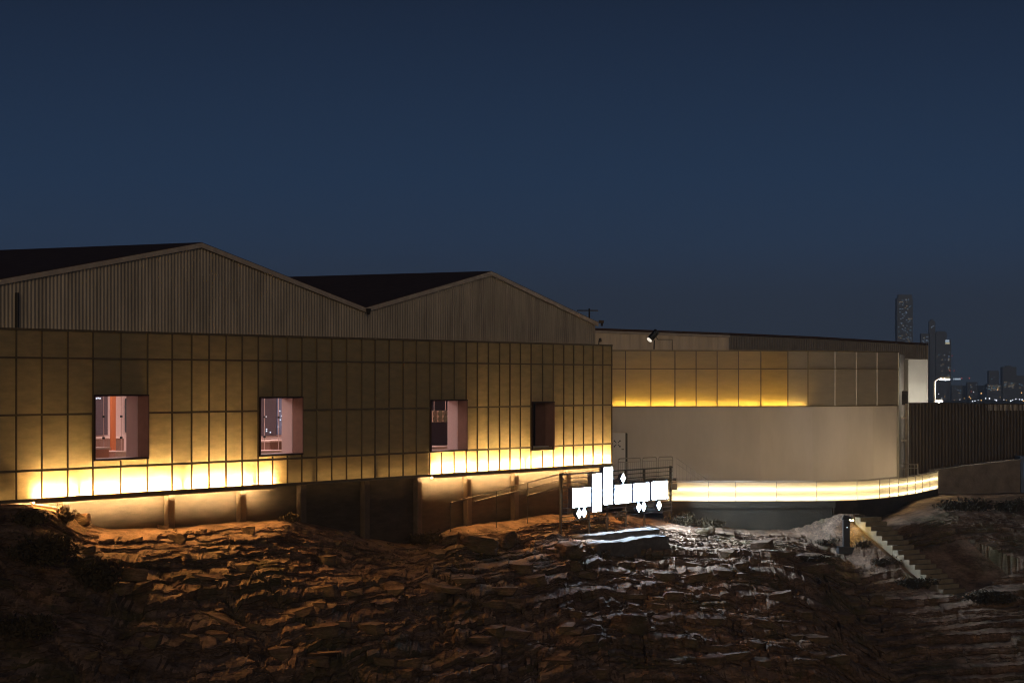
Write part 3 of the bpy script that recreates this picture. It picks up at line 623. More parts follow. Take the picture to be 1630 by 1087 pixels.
# lit balustrade
bal = thing('balustrade', 'glowing balustrade of frosted panels with two light strips along the terrace edge', 'balustrade', (*PX(1240, 105), DZ))
BH = .82
bp_px = [1062, 1128, 1171, 1236, 1300, 1364, 1400, 1416, 1430, 1444, 1457, 1468, 1480, 1493]
for k, (p0, p1) in enumerate(zip(bp_px[:-1], bp_px[1:])):
    a, b = along(p0, rail_pl), along(p1, rail_pl); m_ = MB(); dd = (b-a).normalized()*.015
    a, b = a+dd, b-dd; m_.add([(a.x, a.y, DZ-.02), (b.x, b.y, DZ-.02), (b.x, b.y, DZ+BH-.03), (a.x, a.y, DZ+BH-.03)], [(0, 1, 2, 3)]); m_.build('panel', M['frost'] if p0 < 1395 else M['frostclear'], bal)
for p0 in bp_px:
    a = along(p0, rail_pl); m_ = MB(); m_.bar((a.x, a.y-.02, DZ-.05), (a.x, a.y-.02, DZ+BH), .025 if p0 < 1400 else .035, .03); m_.build('post', M['rail'], bal)
for zz, o, nm in ((DZ+.055, .07, 'led_strip'), (DZ+.46, .07, 'led_strip')):
    m_ = MB()
    for p0, p1 in zip(bp_px[:-1], bp_px[1:]):
        a, b = along(p0, rail_pl), along(p1, rail_pl); boxP(m_, a, b, o, o+.03, zz, zz+.03)
    m_.build(nm, M['ledrail'], bal)
m_ = MB()
for p0, p1 in zip(bp_px[:-1], bp_px[1:]):
    a, b = along(p0, rail_pl), along(p1, rail_pl); boxP(m_, a, b, -.03, .03, DZ+BH, DZ+BH+.03)
m_.build('handrail', M['trim'], bal)
# crowd barriers on the landing
def barrier(p0, Y0, p1, Y1, lab):
    a = PX(p0, Y0); b = PX(p1, Y1); L = (b-a).length; ang = math.atan2(b.y-a.y, b.x-a.x); Hh = 1.12
    th = thing('crowd_barrier', lab, 'barrier', (a.x, a.y, LZ), 0, 'crowd barriers on the landing'); d = (b-a)/L
    P = lambda s, z: (a.x+d.x*s, a.y+d.y*s, LZ+z)
    MB().tube([P(0, 0), P(0, Hh-.12), P(.035, Hh-.03), P(.12, Hh), P(L-.12, Hh), P(L-.035, Hh-.03), P(L, Hh-.12), P(L, 0)], .022, 6).build('frame', M['rail'], th)
    m_ = MB(); m_.bar(P(0, .2), P(L, .2), .03); m_.bar(P(0, Hh-.16), P(L, Hh-.16), .025); m_.build('rail', M['rail'], th)
    m_ = MB(); n = max(5, int(L/.13))
    for k in range(1, n): m_.tube([P(L*k/n, .2), P(L*k/n, Hh-.16)], .009, 5)
    m_.build('bars', M['rail'], th)
barrier(984, 104.9, 1020, 106.0, 'rusty grey crowd barrier, leftmost of three on the landing by the door'); barrier(1022.5, 106.1, 1045.5, 107.0, 'rusty grey crowd barrier, middle of three on the landing'); barrier(1048, 107.1, 1071, 107.9, 'rusty grey crowd barrier at the top of the steps, rightmost of three')
th = thing('stair_rail', 'thin dark stair rail sloping down to the terrace right of the barriers', 'stair rail', (*PX(1079, 107), LZ))
P = lambda px, py: at(px, py, 107)
MB().tube([P(1077, 770), P(1077, 729), P(1121, 760), P(1132, 768)], .018, 6).build('handrail', M['rail'], th)
m_ = MB()
for k in range(8): x = 1081+k*6; m_.tube([P(x, 729+(x-1077)*.7), P(x, 766+k*2)], .008, 5)
m_.build('balusters', M['rail'], th)
m_ = MB(); m_.tube([P(1077, 738), P(1124, 771)], .01, 5); m_.build('lower_rail', M['rail'], th)
# small gate at the terrace end
th = thing('metal_gate', 'small pale tubular gate at the right end of the terrace', 'gate', (*PX(1443, 118.5), DZ))
P = lambda px, py: at(px, py, 118.5)
MB().tube([P(1428, 778), P(1428, 739), P(1461, 739), P(1461, 778)], .035, 6).build('frame', M['rail'], th)
m_ = MB(); m_.tube([P(1428, 745), P(1461, 745)], .02, 5)
for x in (1433, 1438, 1444, 1450, 1456): m_.tube([P(x, 739), P(x, 776)], .014, 5)
m_.build('bars', M['rail'], th)
m_ = MB(); m_.tube([P(1424, 778), P(1424, 729), P(1427, 729), P(1427, 778)], .03, 6); m_.build('post', M['rail'], th)

# ------------------------------------------------------------------ sign on its rack
SB = PX(895, 96.0); dS = Vector((DX, DY)); nS = Vector((NX, NY))
def sp_(px):
    u = (px-CX)/F; return (u*SB.y-SB.x)/(DX-u*DY)
def SP(s, o, z): return (SB.x+DX*s+NX*o, SB.y+DY*s+NY*o, z)
def sz(px, py): s = sp_(px); return CAMZ-(py-HOR)/F*(SB.y+DY*s)
sg = thing('illuminated_sign', 'white glowing sign of square and bar letters with diamond dots on a dark bar rack', 'sign', SP(sp_(985), 0, 2.0))
S1 = sp_(1070)
def boxS(m_, s0, s1, o0, o1, z0, z1): return m_.box8([SP(s0,o0,z0),SP(s1,o0,z0),SP(s1,o1,z0),SP(s0,o1,z0),SP(s0,o0,z1),SP(s1,o0,z1),SP(s1,o1,z1),SP(s0,o1,z1)])
for px in (895, 940, 969, 999, 1028, 1070):
    s = sp_(px); p = SP(s, -.06, 0); z0 = min(sz(px, 836), ground_z(p[0], p[1])); zt = sz(895, 754) if px != 1070 else sz(895, 753)
    m_ = MB(); boxS(m_, s-.04, s+.04, -.12, -.04, z0-.25, zt); m_.build('post', M['iron'], sg)
zt0, zb0 = sz(895, 755), sz(895, 833)
for k in range(12):
    z = zt0+(zb0-zt0)*k/11.5; m_ = MB(); m_.tube([SP(0, 0, z), SP(S1, 0, z)], .018 if k else .03, 6); m_.build('bar', M['iron'], sg)
def letter(px0, px1, yt, yb):
    s0, s1 = sp_(px0), sp_(px1); z1, z0 = sz(px0, yt), sz(px0, yb)
    m_ = MB(); boxS(m_, s0-.44, s1-.44, .03, .24, z0, z1); o = m_.build('letter_panel', M['signbox'], sg)
    m_ = MB(); boxS(m_, s0-.43, s1-.45, .2405, .25, z0+.02, z1-.02); m_.build('lit_face', M['sign'], o)
letter(912, 940, 776, 807.4); letter(943.5, 957.5, 753, 814); letter(961.5, 975, 742.5, 802.7); letter(979, 1005, 770.8, 801.2); letter(1008.3, 1033.3, 768.5, 798); letter(1037.5, 1062, 765.5, 795)
for px, py in ((922.1, 815.9), (929.9, 814.5), (991.9, 760.3), (1016.7, 806.2), (1024.2, 805.2), (1048.7, 803)):
    s = sp_(px)-.37; z = sz(px, py); h = .21
    def dia(o0, o1, h): return MB().add([SP(s-h, o0, z), SP(s, o0, z-h), SP(s+h, o0, z), SP(s, o0, z+h), SP(s-h, o1, z), SP(s, o1, z-h), SP(s+h, o1, z), SP(s, o1, z+h)], [(0,1,2,3),(4,7,6,5),(0,4,5,1),(1,5,6,2),(2,6,7,3),(3,7,4,0)])
    o = dia(.03, .20, h).build('diamond_dot', M['signbox'], sg); dia(.2005, .21, h-.015).build('lit_face', M['sign'], o)

# ------------------------------------------------------------------ fence, retaining wall, street lamp
fe = thing('corrugated_fence', 'tall dark brown corrugated metal fence right of the pale hall', 'fence', (*PX(1540, 122), 2.5))
FA, FB = PX(1446.5, 121), PX(1660, 125)
corr_poly('sheet', [FA, FB], 1.5, [6.92, 6.80], M['fence'], fe, .21, .04)
m_ = MB(); boxP(m_, FA, FB, -.07, .05, 6.925, 6.97, 6.805, 6.85); m_.build('cap', M['fence'], fe)
FC = FA+(FB-FA)*.58; corr_poly('pale_sheet', [FC-offp(FA, FB, .012), FB-offp(FA, FB, .012)], 6.52, [6.83, 6.79], M['pale'], fe, .32, .05)
rw = thing('retaining_wall', 'low rendered retaining wall with a rising top below the brown fence', 'wall', (*PX(1560, 119), 1.5))
RA, RB = PX(1488, 119), PX(1624, 121)
m_ = MB(); boxP(m_, RA, RB, 0, .5, -.5, 3.50, -.5, 3.95); m_.build('wall_body', M['concrete'], rw)
m_ = MB(); boxP(m_, RA, RB, -.06, .56, 3.503, 3.62, 3.953, 4.07); m_.build('coping', M['concrete'], rw)
lw_ = MB(); boxP(lw_, PX(1436, 114.2), PX(1500, 117), -1.2, .0, -.5, 2.1, -.5, 1.95); tag(lw_.build('low_ledge', M['concrete'], None, (*PX(1470, 115), 0), bevel=.05), 'low broken concrete ledge at the foot of the retaining wall', 'ledge')
sh = thing('blue_booth', 'small blue booth with a lit window at the right edge of the photo', 'booth', (*PX(1634, 122), 2.5))
c = PX(1636, 121.6); MB().box(c.x-.36, c.x+1.6, c.y, c.y+1.5, 2.2, 4.2).build('walls', mat('blue_paint', (.10, .14, .22), .6), sh); MB().box(c.x-.2, c.x+1.2, c.y-.02, c.y-.004, 3.1, 3.9).build('window', emis('blue_window', (.25, .45, .8), .25), sh)

def street_lamp(px, ytop, ybase, Y, hx, hy, lab):
    b = at(px, ybase, Y); b.z = 0; t = at(px, ytop, Y); h = at(hx, hy, Y)
    th = thing('street_lamp', lab, 'street lamp', b)
    MB().tube([b, t], .07, 10, .05).build('pole', M['white2'], th); MB().tube([t, (t+h)/2+Vector((0, 0, .06)), h], .04, 8).build('arm', M['white2'], th)
    hd = MB().box(h.x-.1, h.x+.42, h.y-.16, h.y+.16, h.z-.03, h.z+.1).build('lamp_head', M['white2'], th, bevel=.03)
    MB().box(h.x-.04, h.x+.38, h.y-.13, h.y+.13, h.z-.075, h.z-.032).build('lamp', M['lamp'], hd)
street_lamp(1487.5, 607, 700, 122.9, 1499, 602, 'tall white street lamp lit beside the end room of the hall')
street_lamp(1494, 640, 700, 150, 1490, 637, 'shorter street lamp with its head low behind the brown fence')

# ------------------------------------------------------------------ roof fixtures
fl = thing('floodlight', 'dark floodlight on a bracket above the amber band, tilted down', 'floodlight', at(1041, 557, 112))
P = lambda px, py, dy=0: at(px, py, 112+dy)
MB().tube([P(1034.5, 540, -.2), P(1046, 527, -.1)], .15, 10).build('housing', M['black'], fl)
MB().tube([P(1033.3, 541.5, -.22), P(1034.4, 540.2, -.2)], .13, 10).build('lens', emis('flood_lens', (1, .9, .75), .9), fl)
m_ = MB(); m_.tube([P(1044, 535, 0), P(1047, 540.5, 0), P(1070, 540.5, 0), P(1070, 558, 0)], .022, 6); m_.tube([P(1041, 556, 0), P(1041.5, 541, 0)], .035, 6); m_.build('bracket', M['iron'], fl)
an = thing('antenna', 'thin dark antenna bar on a short mast above the right eave of the warehouse', 'antenna', Wp(t_of(938, 2), 2, z_of(938, 508, 2)))
P = lambda px, py: Wp(t_of(px, 2), 2, z_of(px, py, 2))
MB().tube([P(938, 512), P(938, 491)], .04, 6).build('mast', M['iron'], an); MB().tube([P(919, 494.3), P(951.5, 494.3)], .03, 6).build('bar', M['iron'], an)
P = lambda px, py: at(px, py, 104.5)
sc_ = thing('security_camera', 'small security camera on the right corner of the warehouse gable', 'security camera', P(953, 516)); MB().tube([P(953, 512), P(961, 512.5)], .07, 8).build('body', M['pillar'], sc_); MB().tube([P(958, 519), P(958, 512)], .05, 8).build('mount', M['iron'], sc_)
sc_ = thing('wall_lamp', 'small round unlit wall lamp below the gable corner', 'wall lamp', P(955, 545)); MB().tube([P(953.5, 541.5), P(957.5, 541)], .09, 10).build('shade', M['iron'], sc_); MB().tube([P(953.5, 541.5), P(953, 548)], .025, 6).build('arm', M['iron'], sc_)
for px, w_, h_, lab in ((1056, 1.6, 2.4, 'tiny vent stub on the hall roof above the floodlight'), (1110, 16, 3.4, 'wide low dark roof vent box on the hall roof'), (1172.5, 1.8, 4.2, 'small chimney stub on the roof past the parapet end')):
    Y = 124; yb = float(np.interp(px, (955, 1160, 1300), (525, 534.5, 540))); c = at(px, yb, Y); s = Y/F
    m_ = MB(); m_.box(c.x-w_*s, c.x+w_*s, Y-.3, Y+.4, c.z-.3, c.z+h_*s*.7); m_.box(c.x-w_*s*1.15, c.x+w_*s*1.15, Y-.36, Y+.46, c.z+h_*s*.7+.002, c.z+h_*s)
    tag(m_.build('roof_vent', M['roof'], None, (c.x, Y, c.z-.3)), lab, 'roof vent')

# ------------------------------------------------------------------ stairs and bollard
st = thing('stone_stairs', 'yellow lit concrete stairs running down the slope from the terrace end', 'stairs', (*PX(1390, 101), 0))
a = at(1382, 822, 101.2); b = at(1532, 952, 96.4); n = 17; dv = Vector((b.x-a.x, b.y-a.y)); run = dv.length/n; dv.normalize(); pv = Vector((-dv.y, dv.x))
rise = (a.z-b.z)/n
for k in range(n):
    p = Vector((a.x, a.y))+dv*run*k; z = a.z-rise*k; w0, w1 = -.75, .45
    c = [p+pv*w0, p+dv*(run+.02)+pv*w0, p+dv*(run+.02)+pv*w1, p+pv*w1]; m_ = MB(); zb = z-1.2
    m_.box8([(*c[0], zb), (*c[1], zb), (*c[2], zb), (*c[3], zb), (*c[0], z), (*c[1], z), (*c[2], z), (*c[3], z)]); m_.build('step', M['step'], st, bevel=.02)
bx = at(1347, 872, 100.0); bz = ground_z(bx.x, bx.y); 
bo = thing('bollard_light', 'dark square bollard light standing on the rocks left of the stairs', 'bollard light', (bx.x, bx.y, bz))
MB().box(bx.x-.14, bx.x+.14, bx.y-.14, bx.y+.14, bz-.2, bz+1.22).build('post', M['black'], bo, bevel=.015)
MB().box(bx.x-.38, bx.x+.34, bx.y-.3, bx.y+.3, bz-.2, bz+0.100).build('base', M['black'], bo, bevel=.03)
MB().box8([(bx.x-.2, bx.y-.2, bz+1.240), (bx.x+.34, bx.y-.2, bz+1.220), (bx.x+.34, bx.y+.2, bz+1.220), (bx.x-.2, bx.y+.2, bz+1.240), (bx.x-.12, bx.y-.16, bz+1.440), (bx.x+.22, bx.y-.16, bz+1.330), (bx.x+.22, bx.y+.16, bz+1.330), (bx.x-.12, bx.y+.16, bz+1.440)]).build('cap', M['black'], bo, bevel=.02)
MB().box(bx.x+.06, bx.x+.30, bx.y-.12, bx.y+.12, bz+1.190, bz+1.215).build('lamp', emis('bollard_glow', (1.0, .74, .25), 120), bo)
MB().box(bx.x+.0, bx.x+.03, bx.y-.152, bx.y-.142, bz+0.890, bz+0.920).build('indicator', emis('indicator', (.7, .85, 1), 3), bo)

# ------------------------------------------------------------------ stones
def stone_block(corners_px, Y0, Y1, lab, h_extra=.4):
    pass
def slabstone(p0, p1, depth, ztop0, ztop1, h, lab, seed):
    r = np.random.RandomState(seed); a = Vector(p0); b = Vector(p1); d = (b-a).normalized(); nv = Vector((-d.y, d.x)); n = 14; m = 5; vs = []; fs = []
    bm = bmesh.new(); grid = {}
    L = (b-a).length
    box = MB(); boxP(box, a, b, 0, depth, min(ztop0, ztop1)-h, ztop0, None, ztop1)
    o = box.build('stone_block', M['stone'], None, ((a.x+b.x)/2, (a.y+b.y)/2, min(ztop0, ztop1)-h))
    me = o.data; bm = bmesh.new(); bm.from_mesh(me); bmesh.ops.subdivide_edges(bm, edges=bm.edges[:], cuts=18, use_grid_fill=True)
    from mathutils import noise as mn
    for v in bm.verts:
        p = v.co*1.3+Vector((seed, 0, 0)); k = mn.fractal(p, 1.0, 2.0, 5)*.10+mn.noise(p*5)*.025; v.co += Vector((d.x*k*.4-nv.x*k, d.y*k*.4-nv.y*k, k*.9))
    bm.to_mesh(me); bm.free(); me.polygons.foreach_set('use_smooth', [True]*len(me.polygons))
    return tag(o, lab, 'stone block', 'long stone blocks below the sign')
z_ = lambda px, py, Y: at(px, py, Y).z
slabstone(PX(950, 94.6), PX(1067, 97.2), .9, z_(950, 866, 94.6), z_(1067, 852, 97.2), 1.1, 'long squared stone block, the front one of two below the sign', 3)
slabstone(PX(928, 96.2), PX(1050, 98.6), .8, z_(928, 853, 96.2), z_(1050, 842, 98.6), 1.1, 'rough stone block, the one behind, close under the sign rack', 8)
def boulder(x, y, sx, sy, sz_, seed, lab, group, rz=0., flat=1.0):
    bm = bmesh.new(); bmesh.ops.create_icosphere(bm, subdivisions=4, radius=1)
    from mathutils import noise as mn
    for v in bm.verts:
        p = v.co*1.1+Vector((seed*3.1, seed*1.7, 0)); c = v.co
        k = 1+.38*mn.fractal(p, 1.0, 2.0, 5)
        c = Vector((max(-.72, min(.72, c.x)), max(-.72, min(.72, c.y)), max(-.6, min(.6, c.z)))); v.co = Vector((c.x*sx*k, c.y*sy*k, c.z*sz_*k))
    me = bpy.data.meshes.new('boulder'); bm.to_mesh(me); bm.free(); me.materials.append(M['rock']); me.polygons.foreach_set('use_smooth', [True]*len(me.polygons))
    o = bpy.data.objects.new('boulder', me); COL.objects.link(o); o.location = (x, y, ground_z(x, y)+sz_*.25); o.rotation_euler = (random.uniform(-.2, .2), random.uniform(-.2, .2), rz)
    return tag(o, lab, 'boulder', group)
def boulder_px(px, py, sx, sy, sz_, seed, lab, rz=0., group='boulders on the rocky slope'):
    h = hit(px, py)
    if h is None: return
    return boulder(h.x, h.y, sx, sy, sz_, seed, lab, group, rz)
boulder_px(283, 862, .34, .3, .32, 1, 'squarish dark boulder under the lit panels, by a pillar foot'); boulder_px(128, 832, .35, .35, .3, 2, 'rounded boulder on the edge of the left mound')
boulder_px(760, 872, .95, .7, .5, 4, 'broad boulder on the mound in front of the plinth wall', .3); boulder_px(800, 868, .7, .5, .45, 5, 'tilted boulder on the mound, right of the broad one', 1.0); boulder_px(715, 860, .5, .35, .3, 6, 'flat pale edged boulder on the left flank of the mound', .5)
boulder_px(905, 880, .6, .5, .45, 7, 'dark boulder just left of the long stone blocks', .7); boulder_px(915, 905, .35, .3, .3, 8, 'small reddish boulder in front of the stone blocks'); boulder_px(1000, 1000, .9, .6, .5, 9, 'long boulder low on the slope at the edge of the white light', .9)
boulder_px(1395, 960, .4, .35, .35, 10, 'round boulder near the lower end of the stairs'); boulder_px(395, 846, .3, .22, .2, 12, 'small boulder on top of the lit rock shelf'); boulder_px(1180, 905, .4, .3, .28, 13, 'white lit boulder in the middle of the bright rocks'); boulder_px(1120, 850, .6, .4, .3, 14, 'low brown boulder under the terrace wall')
sh_rng = random.Random(5)
def chip(px, py, sx, sy, sz_, lab, group):
    h = hit(px, py)
    if h is None: return
    r = sh_rng; bm = bmesh.new()
    for k in range(18):
        a = r.uniform(0, 6.283); bm.verts.new((math.cos(a)*sx*r.uniform(.75, 1), math.sin(a)*sy*r.uniform(.75, 1), sz_*r.choice((-1, 1))*r.uniform(.7, 1)))
    res = bmesh.ops.convex_hull(bm, input=bm.verts[:]); bmesh.ops.delete(bm, geom=[v for v in bm.verts if not v.link_faces], context='VERTS')
    bmesh.ops.recalc_face_normals(bm, faces=bm.faces[:])
    me = bpy.data.meshes.new('loose_rock'); bm.to_mesh(me); bm.free(); me.materials.append(M['rock'])
    o = bpy.data.objects.new('loose_rock', me); COL.objects.link(o); o.location = h+Vector((0, 0, sz_*.25)); o.rotation_euler = (r.gauss(.05, .12), r.gauss(0, .10), r.uniform(-.35, .35))
    return tag(o, lab, 'rock', group)
for k in range(290):
    if k < 70: px, py = sh_rng.uniform(150, 640), sh_rng.uniform(838, 900)
    elif k < 150: px, py = sh_rng.uniform(900, 1400), sh_rng.uniform(870, 1010)
    else: px, py = sh_rng.uniform(80, 1420), sh_rng.uniform(870, 1080)
    if k >= 230: px, py = sh_rng.uniform(150, 1330), sh_rng.uniform(880, 1060); chip(px, py, sh_rng.uniform(.4, .95), sh_rng.uniform(.3, .5), sh_rng.uniform(.09, .22), 'fallen angular block resting on the rocky slope', 'fallen blocks on the slope'); continue
    w = sh_rng.uniform(.08, .24) if k % 4 or k < 70 else sh_rng.uniform(.25, .55)
    chip(px, py, w, w*sh_rng.uniform(.5, .9), w*sh_rng.uniform(.22, .45), 'loose flat rock lying among the layered ledges of the slope', 'loose rocks on the slope')

# ------------------------------------------------------------------ plants
def leafmat(n, c): 
    m = mat(n, c, .8, noise=.6, scale=2.5); return m
M['bush'] = leafmat('bush_leaf', (.075, .058, .03)); M['dry'] = leafmat('dry_leaf', (.085, .06, .028)); M['stem'] = mat('stem', (.08, .055, .035), .9)
def bush(px, py, rx, ry, rz_, n, lab, m='bush', leaf=.09, seed=1, group='bushes on the slope', name='bush'):
    h = hit(px, py)
    if h is None: return
    r = random.Random(seed); th = thing(name, lab, name.replace('_', ' '), h, group=group); mb = MB(); sb = MB()
    tips = []
    for k in range(14):
        a = r.uniform(0, 6.28); e = r.uniform(.3, 1.2); q = Vector((math.cos(a)*rx*math.cos(e), math.sin(a)*ry*math.cos(e), rz_*math.sin(e)*1.1))*r.uniform(.6, 1)
        tips.append(q); sb.tube([h-Vector((0, 0, .1)), h+q*.5+Vector((0, 0, .05)), h+q], .02, 5, .006)
    for k in range(n):
        c = r.choice(tips)*r.uniform(.45, 1.05)+Vector((r.gauss(0, rx*.16), r.gauss(0, ry*.16), r.gauss(0, rz_*.13)))
        if c.z < -.15: continue
        u = Vector((r.gauss(0, 1), r.gauss(0, 1), r.gauss(0, 1))).normalized(); w = u.orthogonal().normalized(); l = leaf*r.uniform(.6, 1.4)
        p = h+c; mb.add([p-u*l, p+w*l*.4, p+u*l, p-w*l*.4], [(0, 1, 2, 3)])
    sb.build('stems', M['stem'], th); mb.build('foliage', M[m], th)
bush(60, 900, 1.5, 1.2, .85, 2300, 'large dark bush on the left side of the rocky slope', seed=2); bush(150, 935, 1.2, 1.0, .8, 1800, 'spreading dark bush right of the large one, lower on the slope', seed=3); bush(30, 1010, 1.4, 1.0, .55, 1500, 'dark bush in the bottom left corner', seed=4)
bush(40, 835, .8, .5, .35, 700, 'low dark scrub on top of the left mound', seed=5); bush(105, 830, .5, .5, .35, 500, 'small scrub at the right end of the left mound', 'dry', .07, 6)
bush(1085, 836, .9, .6, .55, 1100, 'brown dry bush right of the sign rack', 'dry', .07, 7); bush(1130, 840, .7, .5, .4, 700, 'low dry bush under the terrace base wall', 'dry', .07, 8)
bush(925, 833, .4, .3, .45, 350, 'small spiky shrub under the leftmost sign letter', 'dry', .06, 9); bush(955, 830, .4, .3, .35, 350, 'small dark shrub under the tall bar letters', 'bush', .06, 10); bush(988, 828, .45, .3, .45, 350, 'small dark shrub behind the middle of the sign rack', 'bush', .06, 11)
bush(965, 890, .25, .25, .35, 260, 'pale weed at the left foot of the front stone block', 'dry', .06, 12); bush(460, 830, .5, .3, .3, 420, 'low dark scrub along the plinth wall past the lit shelf', 'bush', .06, 13); bush(675, 866, .9, .5, .5, 900, 'dark scrub against the unlit plinth wall', 'bush', .07, 14)
bush(1535, 812, 1.4, .5, .5, 1300, 'dark scrub along the foot of the retaining wall', 'bush', .08, 15); bush(1610, 815, 1.0, .5, .6, 900, 'dark scrub at the right end of the retaining wall', 'bush', .08, 16); bush(1460, 935, .9, .6, .4, 900, 'low dark scrub beside the stairs, on their left', 'bush', .07, 17); bush(1570, 960, 1.3, .8, .5, 1300, 'dark scrub right of the lower stairs', 'bush', .08, 18); bush(1185, 912, .5, .4, .25, 400, 'low scrub among the white lit rocks', 'dry', .05, 19); bush(1325, 868, .7, .5, .4, 500, 'low dry scrub added to darken the bank at the left foot of the bollard light', 'dry', .06, 21); bush(1372, 872, .6, .4, .3, 420, 'low dry scrub added to darken the bank between the bollard light and the stairs', 'dry', .06, 22); bush(1410, 900, .7, .4, .35, 520, 'low dry scrub added to darken the bank along the left edge of the stairs', 'dry', .06, 23); bush(1290, 895, .8, .4, .3, 600, 'low scrub added to darken the slope left of the bollard light', 'dry', .06, 20)  # dry scrub around the bollard and stairs is added to cover the over-lit bank

# ------------------------------------------------------------------ distant city
CY = 2600.0
wc = [emis('cool_window', (.55, .75, 1.0), .26), emis('warm_window', (1.0, .72, .42), .27), emis('teal_window', (.3, .65, .9), .36)]
CR = random.Random(3)
def tower(name, px0, px1, ytop, lab, tiers=(), nwin=0, cool=.6, spread=None, Y=CY, strips=()):
    a = at(px0, ytop, Y); b = at(px1, ytop, Y); w = b.x-a.x; th = thing(name, lab, 'tower', ((a.x+b.x)/2, Y, GZ), group='distant city buildings')
    m_ = MB(); m_.box(a.x, b.x, Y, Y+w*.8, GZ, a.z); m_.build('shaft', M['city'], th)
    for (f0, f1, yt) in tiers:
        zt = at(px0, yt, Y).z; m_ = MB(); m_.box(a.x+w*f0, a.x+w*f1, Y+w*.1, Y+w*.7, a.z+.05, zt); m_.build('crown', M['city'], th)
    lo, hi = spread or (ytop+4, 545)
    sc = Y/F
    for k in range(nwin):
        c = at(CR.uniform(px0+2, px1-2), lo+(hi-lo)*CR.random(), Y); ww = CR.uniform(.45, 1.3)*sc; hh = .42*sc
        MB().box(c.x-ww, c.x+ww, Y-.5, Y-.1, c.z-hh, c.z+hh).build('window', wc[0 if CR.random() < cool else (1 if CR.random() < .75 else 2)], th)
    for (x0, x1, y0, y1, k) in strips:
        p = at(x0, y0, Y); q = at(x1, y1, Y); MB().box(p.x, q.x, Y-.6, Y-.1, q.z, p.z).build('lit_sign', k, th)
crown_w = emis('crown_light', (.7, .85, 1), .8)
tower('skyscraper', 1428, 1453, 475, 'tallest hazy skyscraper with scattered lit windows, left of the city group', ((.1, .95, 469),), 75, .75, (476, 548))
tower('skyscraper', 1466, 1480, 531, 'short hazy tower with teal lights just above the hall roof', (), 12, .9, (533, 552))
tower('skyscraper', 1479, 1489, 511, 'slender dark spire tower behind the short teal lit one', ((.3, .7, 508),), 3)
tower('skyscraper', 1490, 1507, 529, 'dark flat topped tower with a bright sign near its top', ((.1, .9, 527),), 10, .4, (555, 592), strips=((1505, 1511, 541, 544.5, crown_w), (1505, 1511.5, 545, 547.5, emis('crown_warm', (1, .9, .6), .7))))
tower('skyscraper', 1507, 1514, 541, 'narrow tower joined close to the flat topped one', (), 14, .5, (556, 600), CY+60)
tower('office_block', 1596, 1618, 584, 'wide hazy block with warm lit rows near the right edge', ((.3, .7, 582),), 26, .1, (608, 618))
tower('office_block', 1571, 1594, 611, 'low long block with warm lit floors left of the wide block', (), 40, .05, (613, 622)); tower('office_block', 1574, 1590, 590, 'faint hazy block behind the warm lit low block', (), 3, .5, (595, 605), Y=CY+300)
tower('office_block', 1540, 1556, 608, 'low dark block in the middle of the far city', (), 4, .5, (612, 625), Y=CY+200); tower('office_block', 1515, 1532, 613, 'low dark block below the bright sign tower', (), 5, .5, (616, 628), strips=((1517.5, 1529, 602, 604.5, crown_w),)); tower('office_block', 1618, 1640, 598, 'dim hazy block at the right edge of the photo', (), 6, .2, (606, 622), Y=CY+100)
lc = {'w': emis('far_white_lamp', (.85, .88, 1), 2.2), 'o': emis('far_orange_lamp', (1, .55, .2), 1.6), 'r': emis('far_red_lamp', (1, .12, .1), .9)}
nm = {'w': 'white', 'o': 'orange', 'r': 'red'}
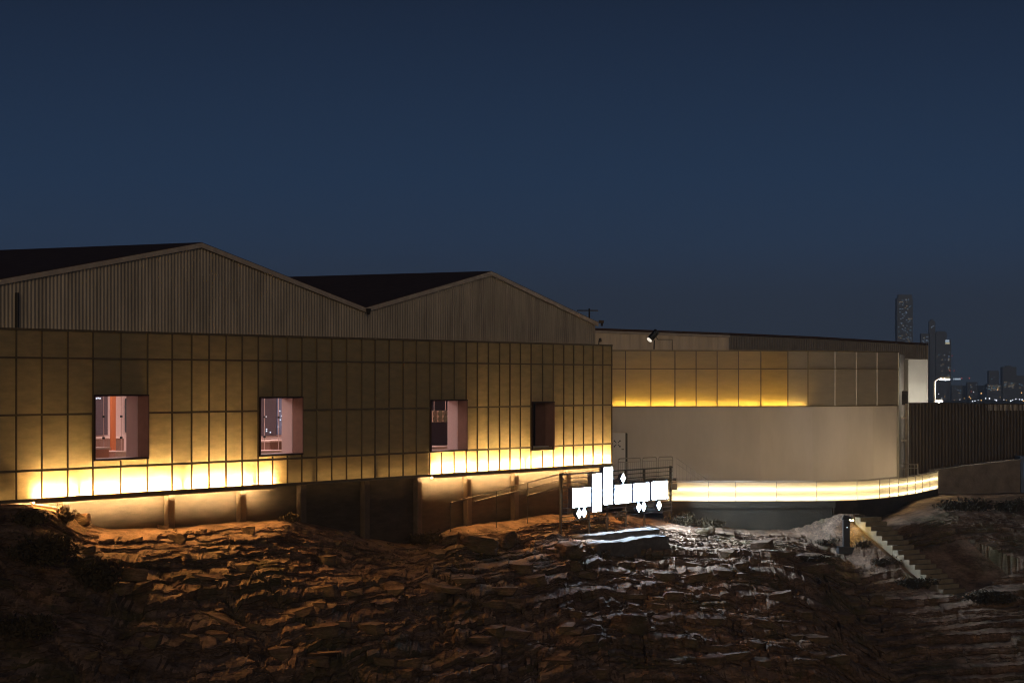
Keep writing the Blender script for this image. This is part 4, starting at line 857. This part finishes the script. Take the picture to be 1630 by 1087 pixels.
def far_lamp(px, py, r, c, Y=1900):
    p = at(px, py, Y); s = Y/F*r; th = thing('far_street_lamp', {'w': 'tiny cold white lamp on a mast among the distant city lights', 'o': 'tiny orange lamp on a mast among the distant city lights', 'r': 'tiny red beacon on a mast above the distant city'}[c], 'lamp', (p.x, Y, GZ), group=nm[c]+' lamps of the distant city')
    MB().tube([(p.x, Y, GZ), (p.x, Y, p.z-s)], .12, 6).build('mast', M['city'], th)
    bm = bmesh.new(); bmesh.ops.create_icosphere(bm, subdivisions=2, radius=s); me = bpy.data.meshes.new('lamp'); bm.to_mesh(me); bm.free(); me.materials.append(lc[c]); o = bpy.data.objects.new('lamp', me); COL.objects.link(o); o.parent = th; o.location = (0, 0, p.z-GZ)
for px, py, r, c in ((1499, 635, 1.3, 'w'), (1504, 631, .6, 'o'), (1494, 627, .7, 'w'), (1543, 631.5, 1.0, 'o'), (1545, 634, .8, 'o'), (1548, 638.5, 1.0, 'w'), (1552, 638, .9, 'w'), (1562, 626, 1.2, 'o'), (1562, 637, 1.0, 'o'), (1569, 634, 1.0, 'w'), (1575, 634, 1.2, 'w'), (1588, 620, 1.1, 'o'), (1586, 637, 1.2, 'w'), (1584, 636, .8, 'w'), (1609, 638, 1.2, 'w'), (1612, 636.5, .8, 'w'), (1617, 635, 1.0, 'w'), (1623, 635.5, 1.0, 'w'), (1627, 636, 1.1, 'w'), (1626, 625, 1.0, 'o'), (1629, 638, 1.0, 'o'), (1550, 624, .6, 'w'), (1598, 636, .7, 'w'), (1602, 637, .6, 'o'), (1557, 637, .6, 'w'), (1535, 634, .6, 'o'), (1528, 636, .6, 'w'), (1519, 637, .5, 'o'), (1592, 632, .5, 'o'),
                     (1512, 590, .7, 'r'), (1519, 590, .7, 'r'), (1515.5, 566, .6, 'r'), (1531, 602, .7, 'r'), (1543, 602, .8, 'r'), (1546, 623, .6, 'r')):
    far_lamp(px, py, r, c)

# ------------------------------------------------------------------ haze over the city
hm = bpy.data.materials.new('haze'); hm.use_nodes = True; t = hm.node_tree; t.nodes.remove(t.nodes['Principled BSDF'])
pv = t.nodes.new('ShaderNodeVolumePrincipled'); pv.inputs['Color'].default_value = (.62, .82, 1.0, 1); pv.inputs['Density'].default_value = .00028; pv.inputs['Anisotropy'].default_value = 0
t.links.new(pv.outputs[0], t.nodes['Material Output'].inputs['Volume'])
hz = MB().box(-1500, 1500, -60, 3300, GZ-1, 130); tag(hz.build('haze', hm), kind='stuff')
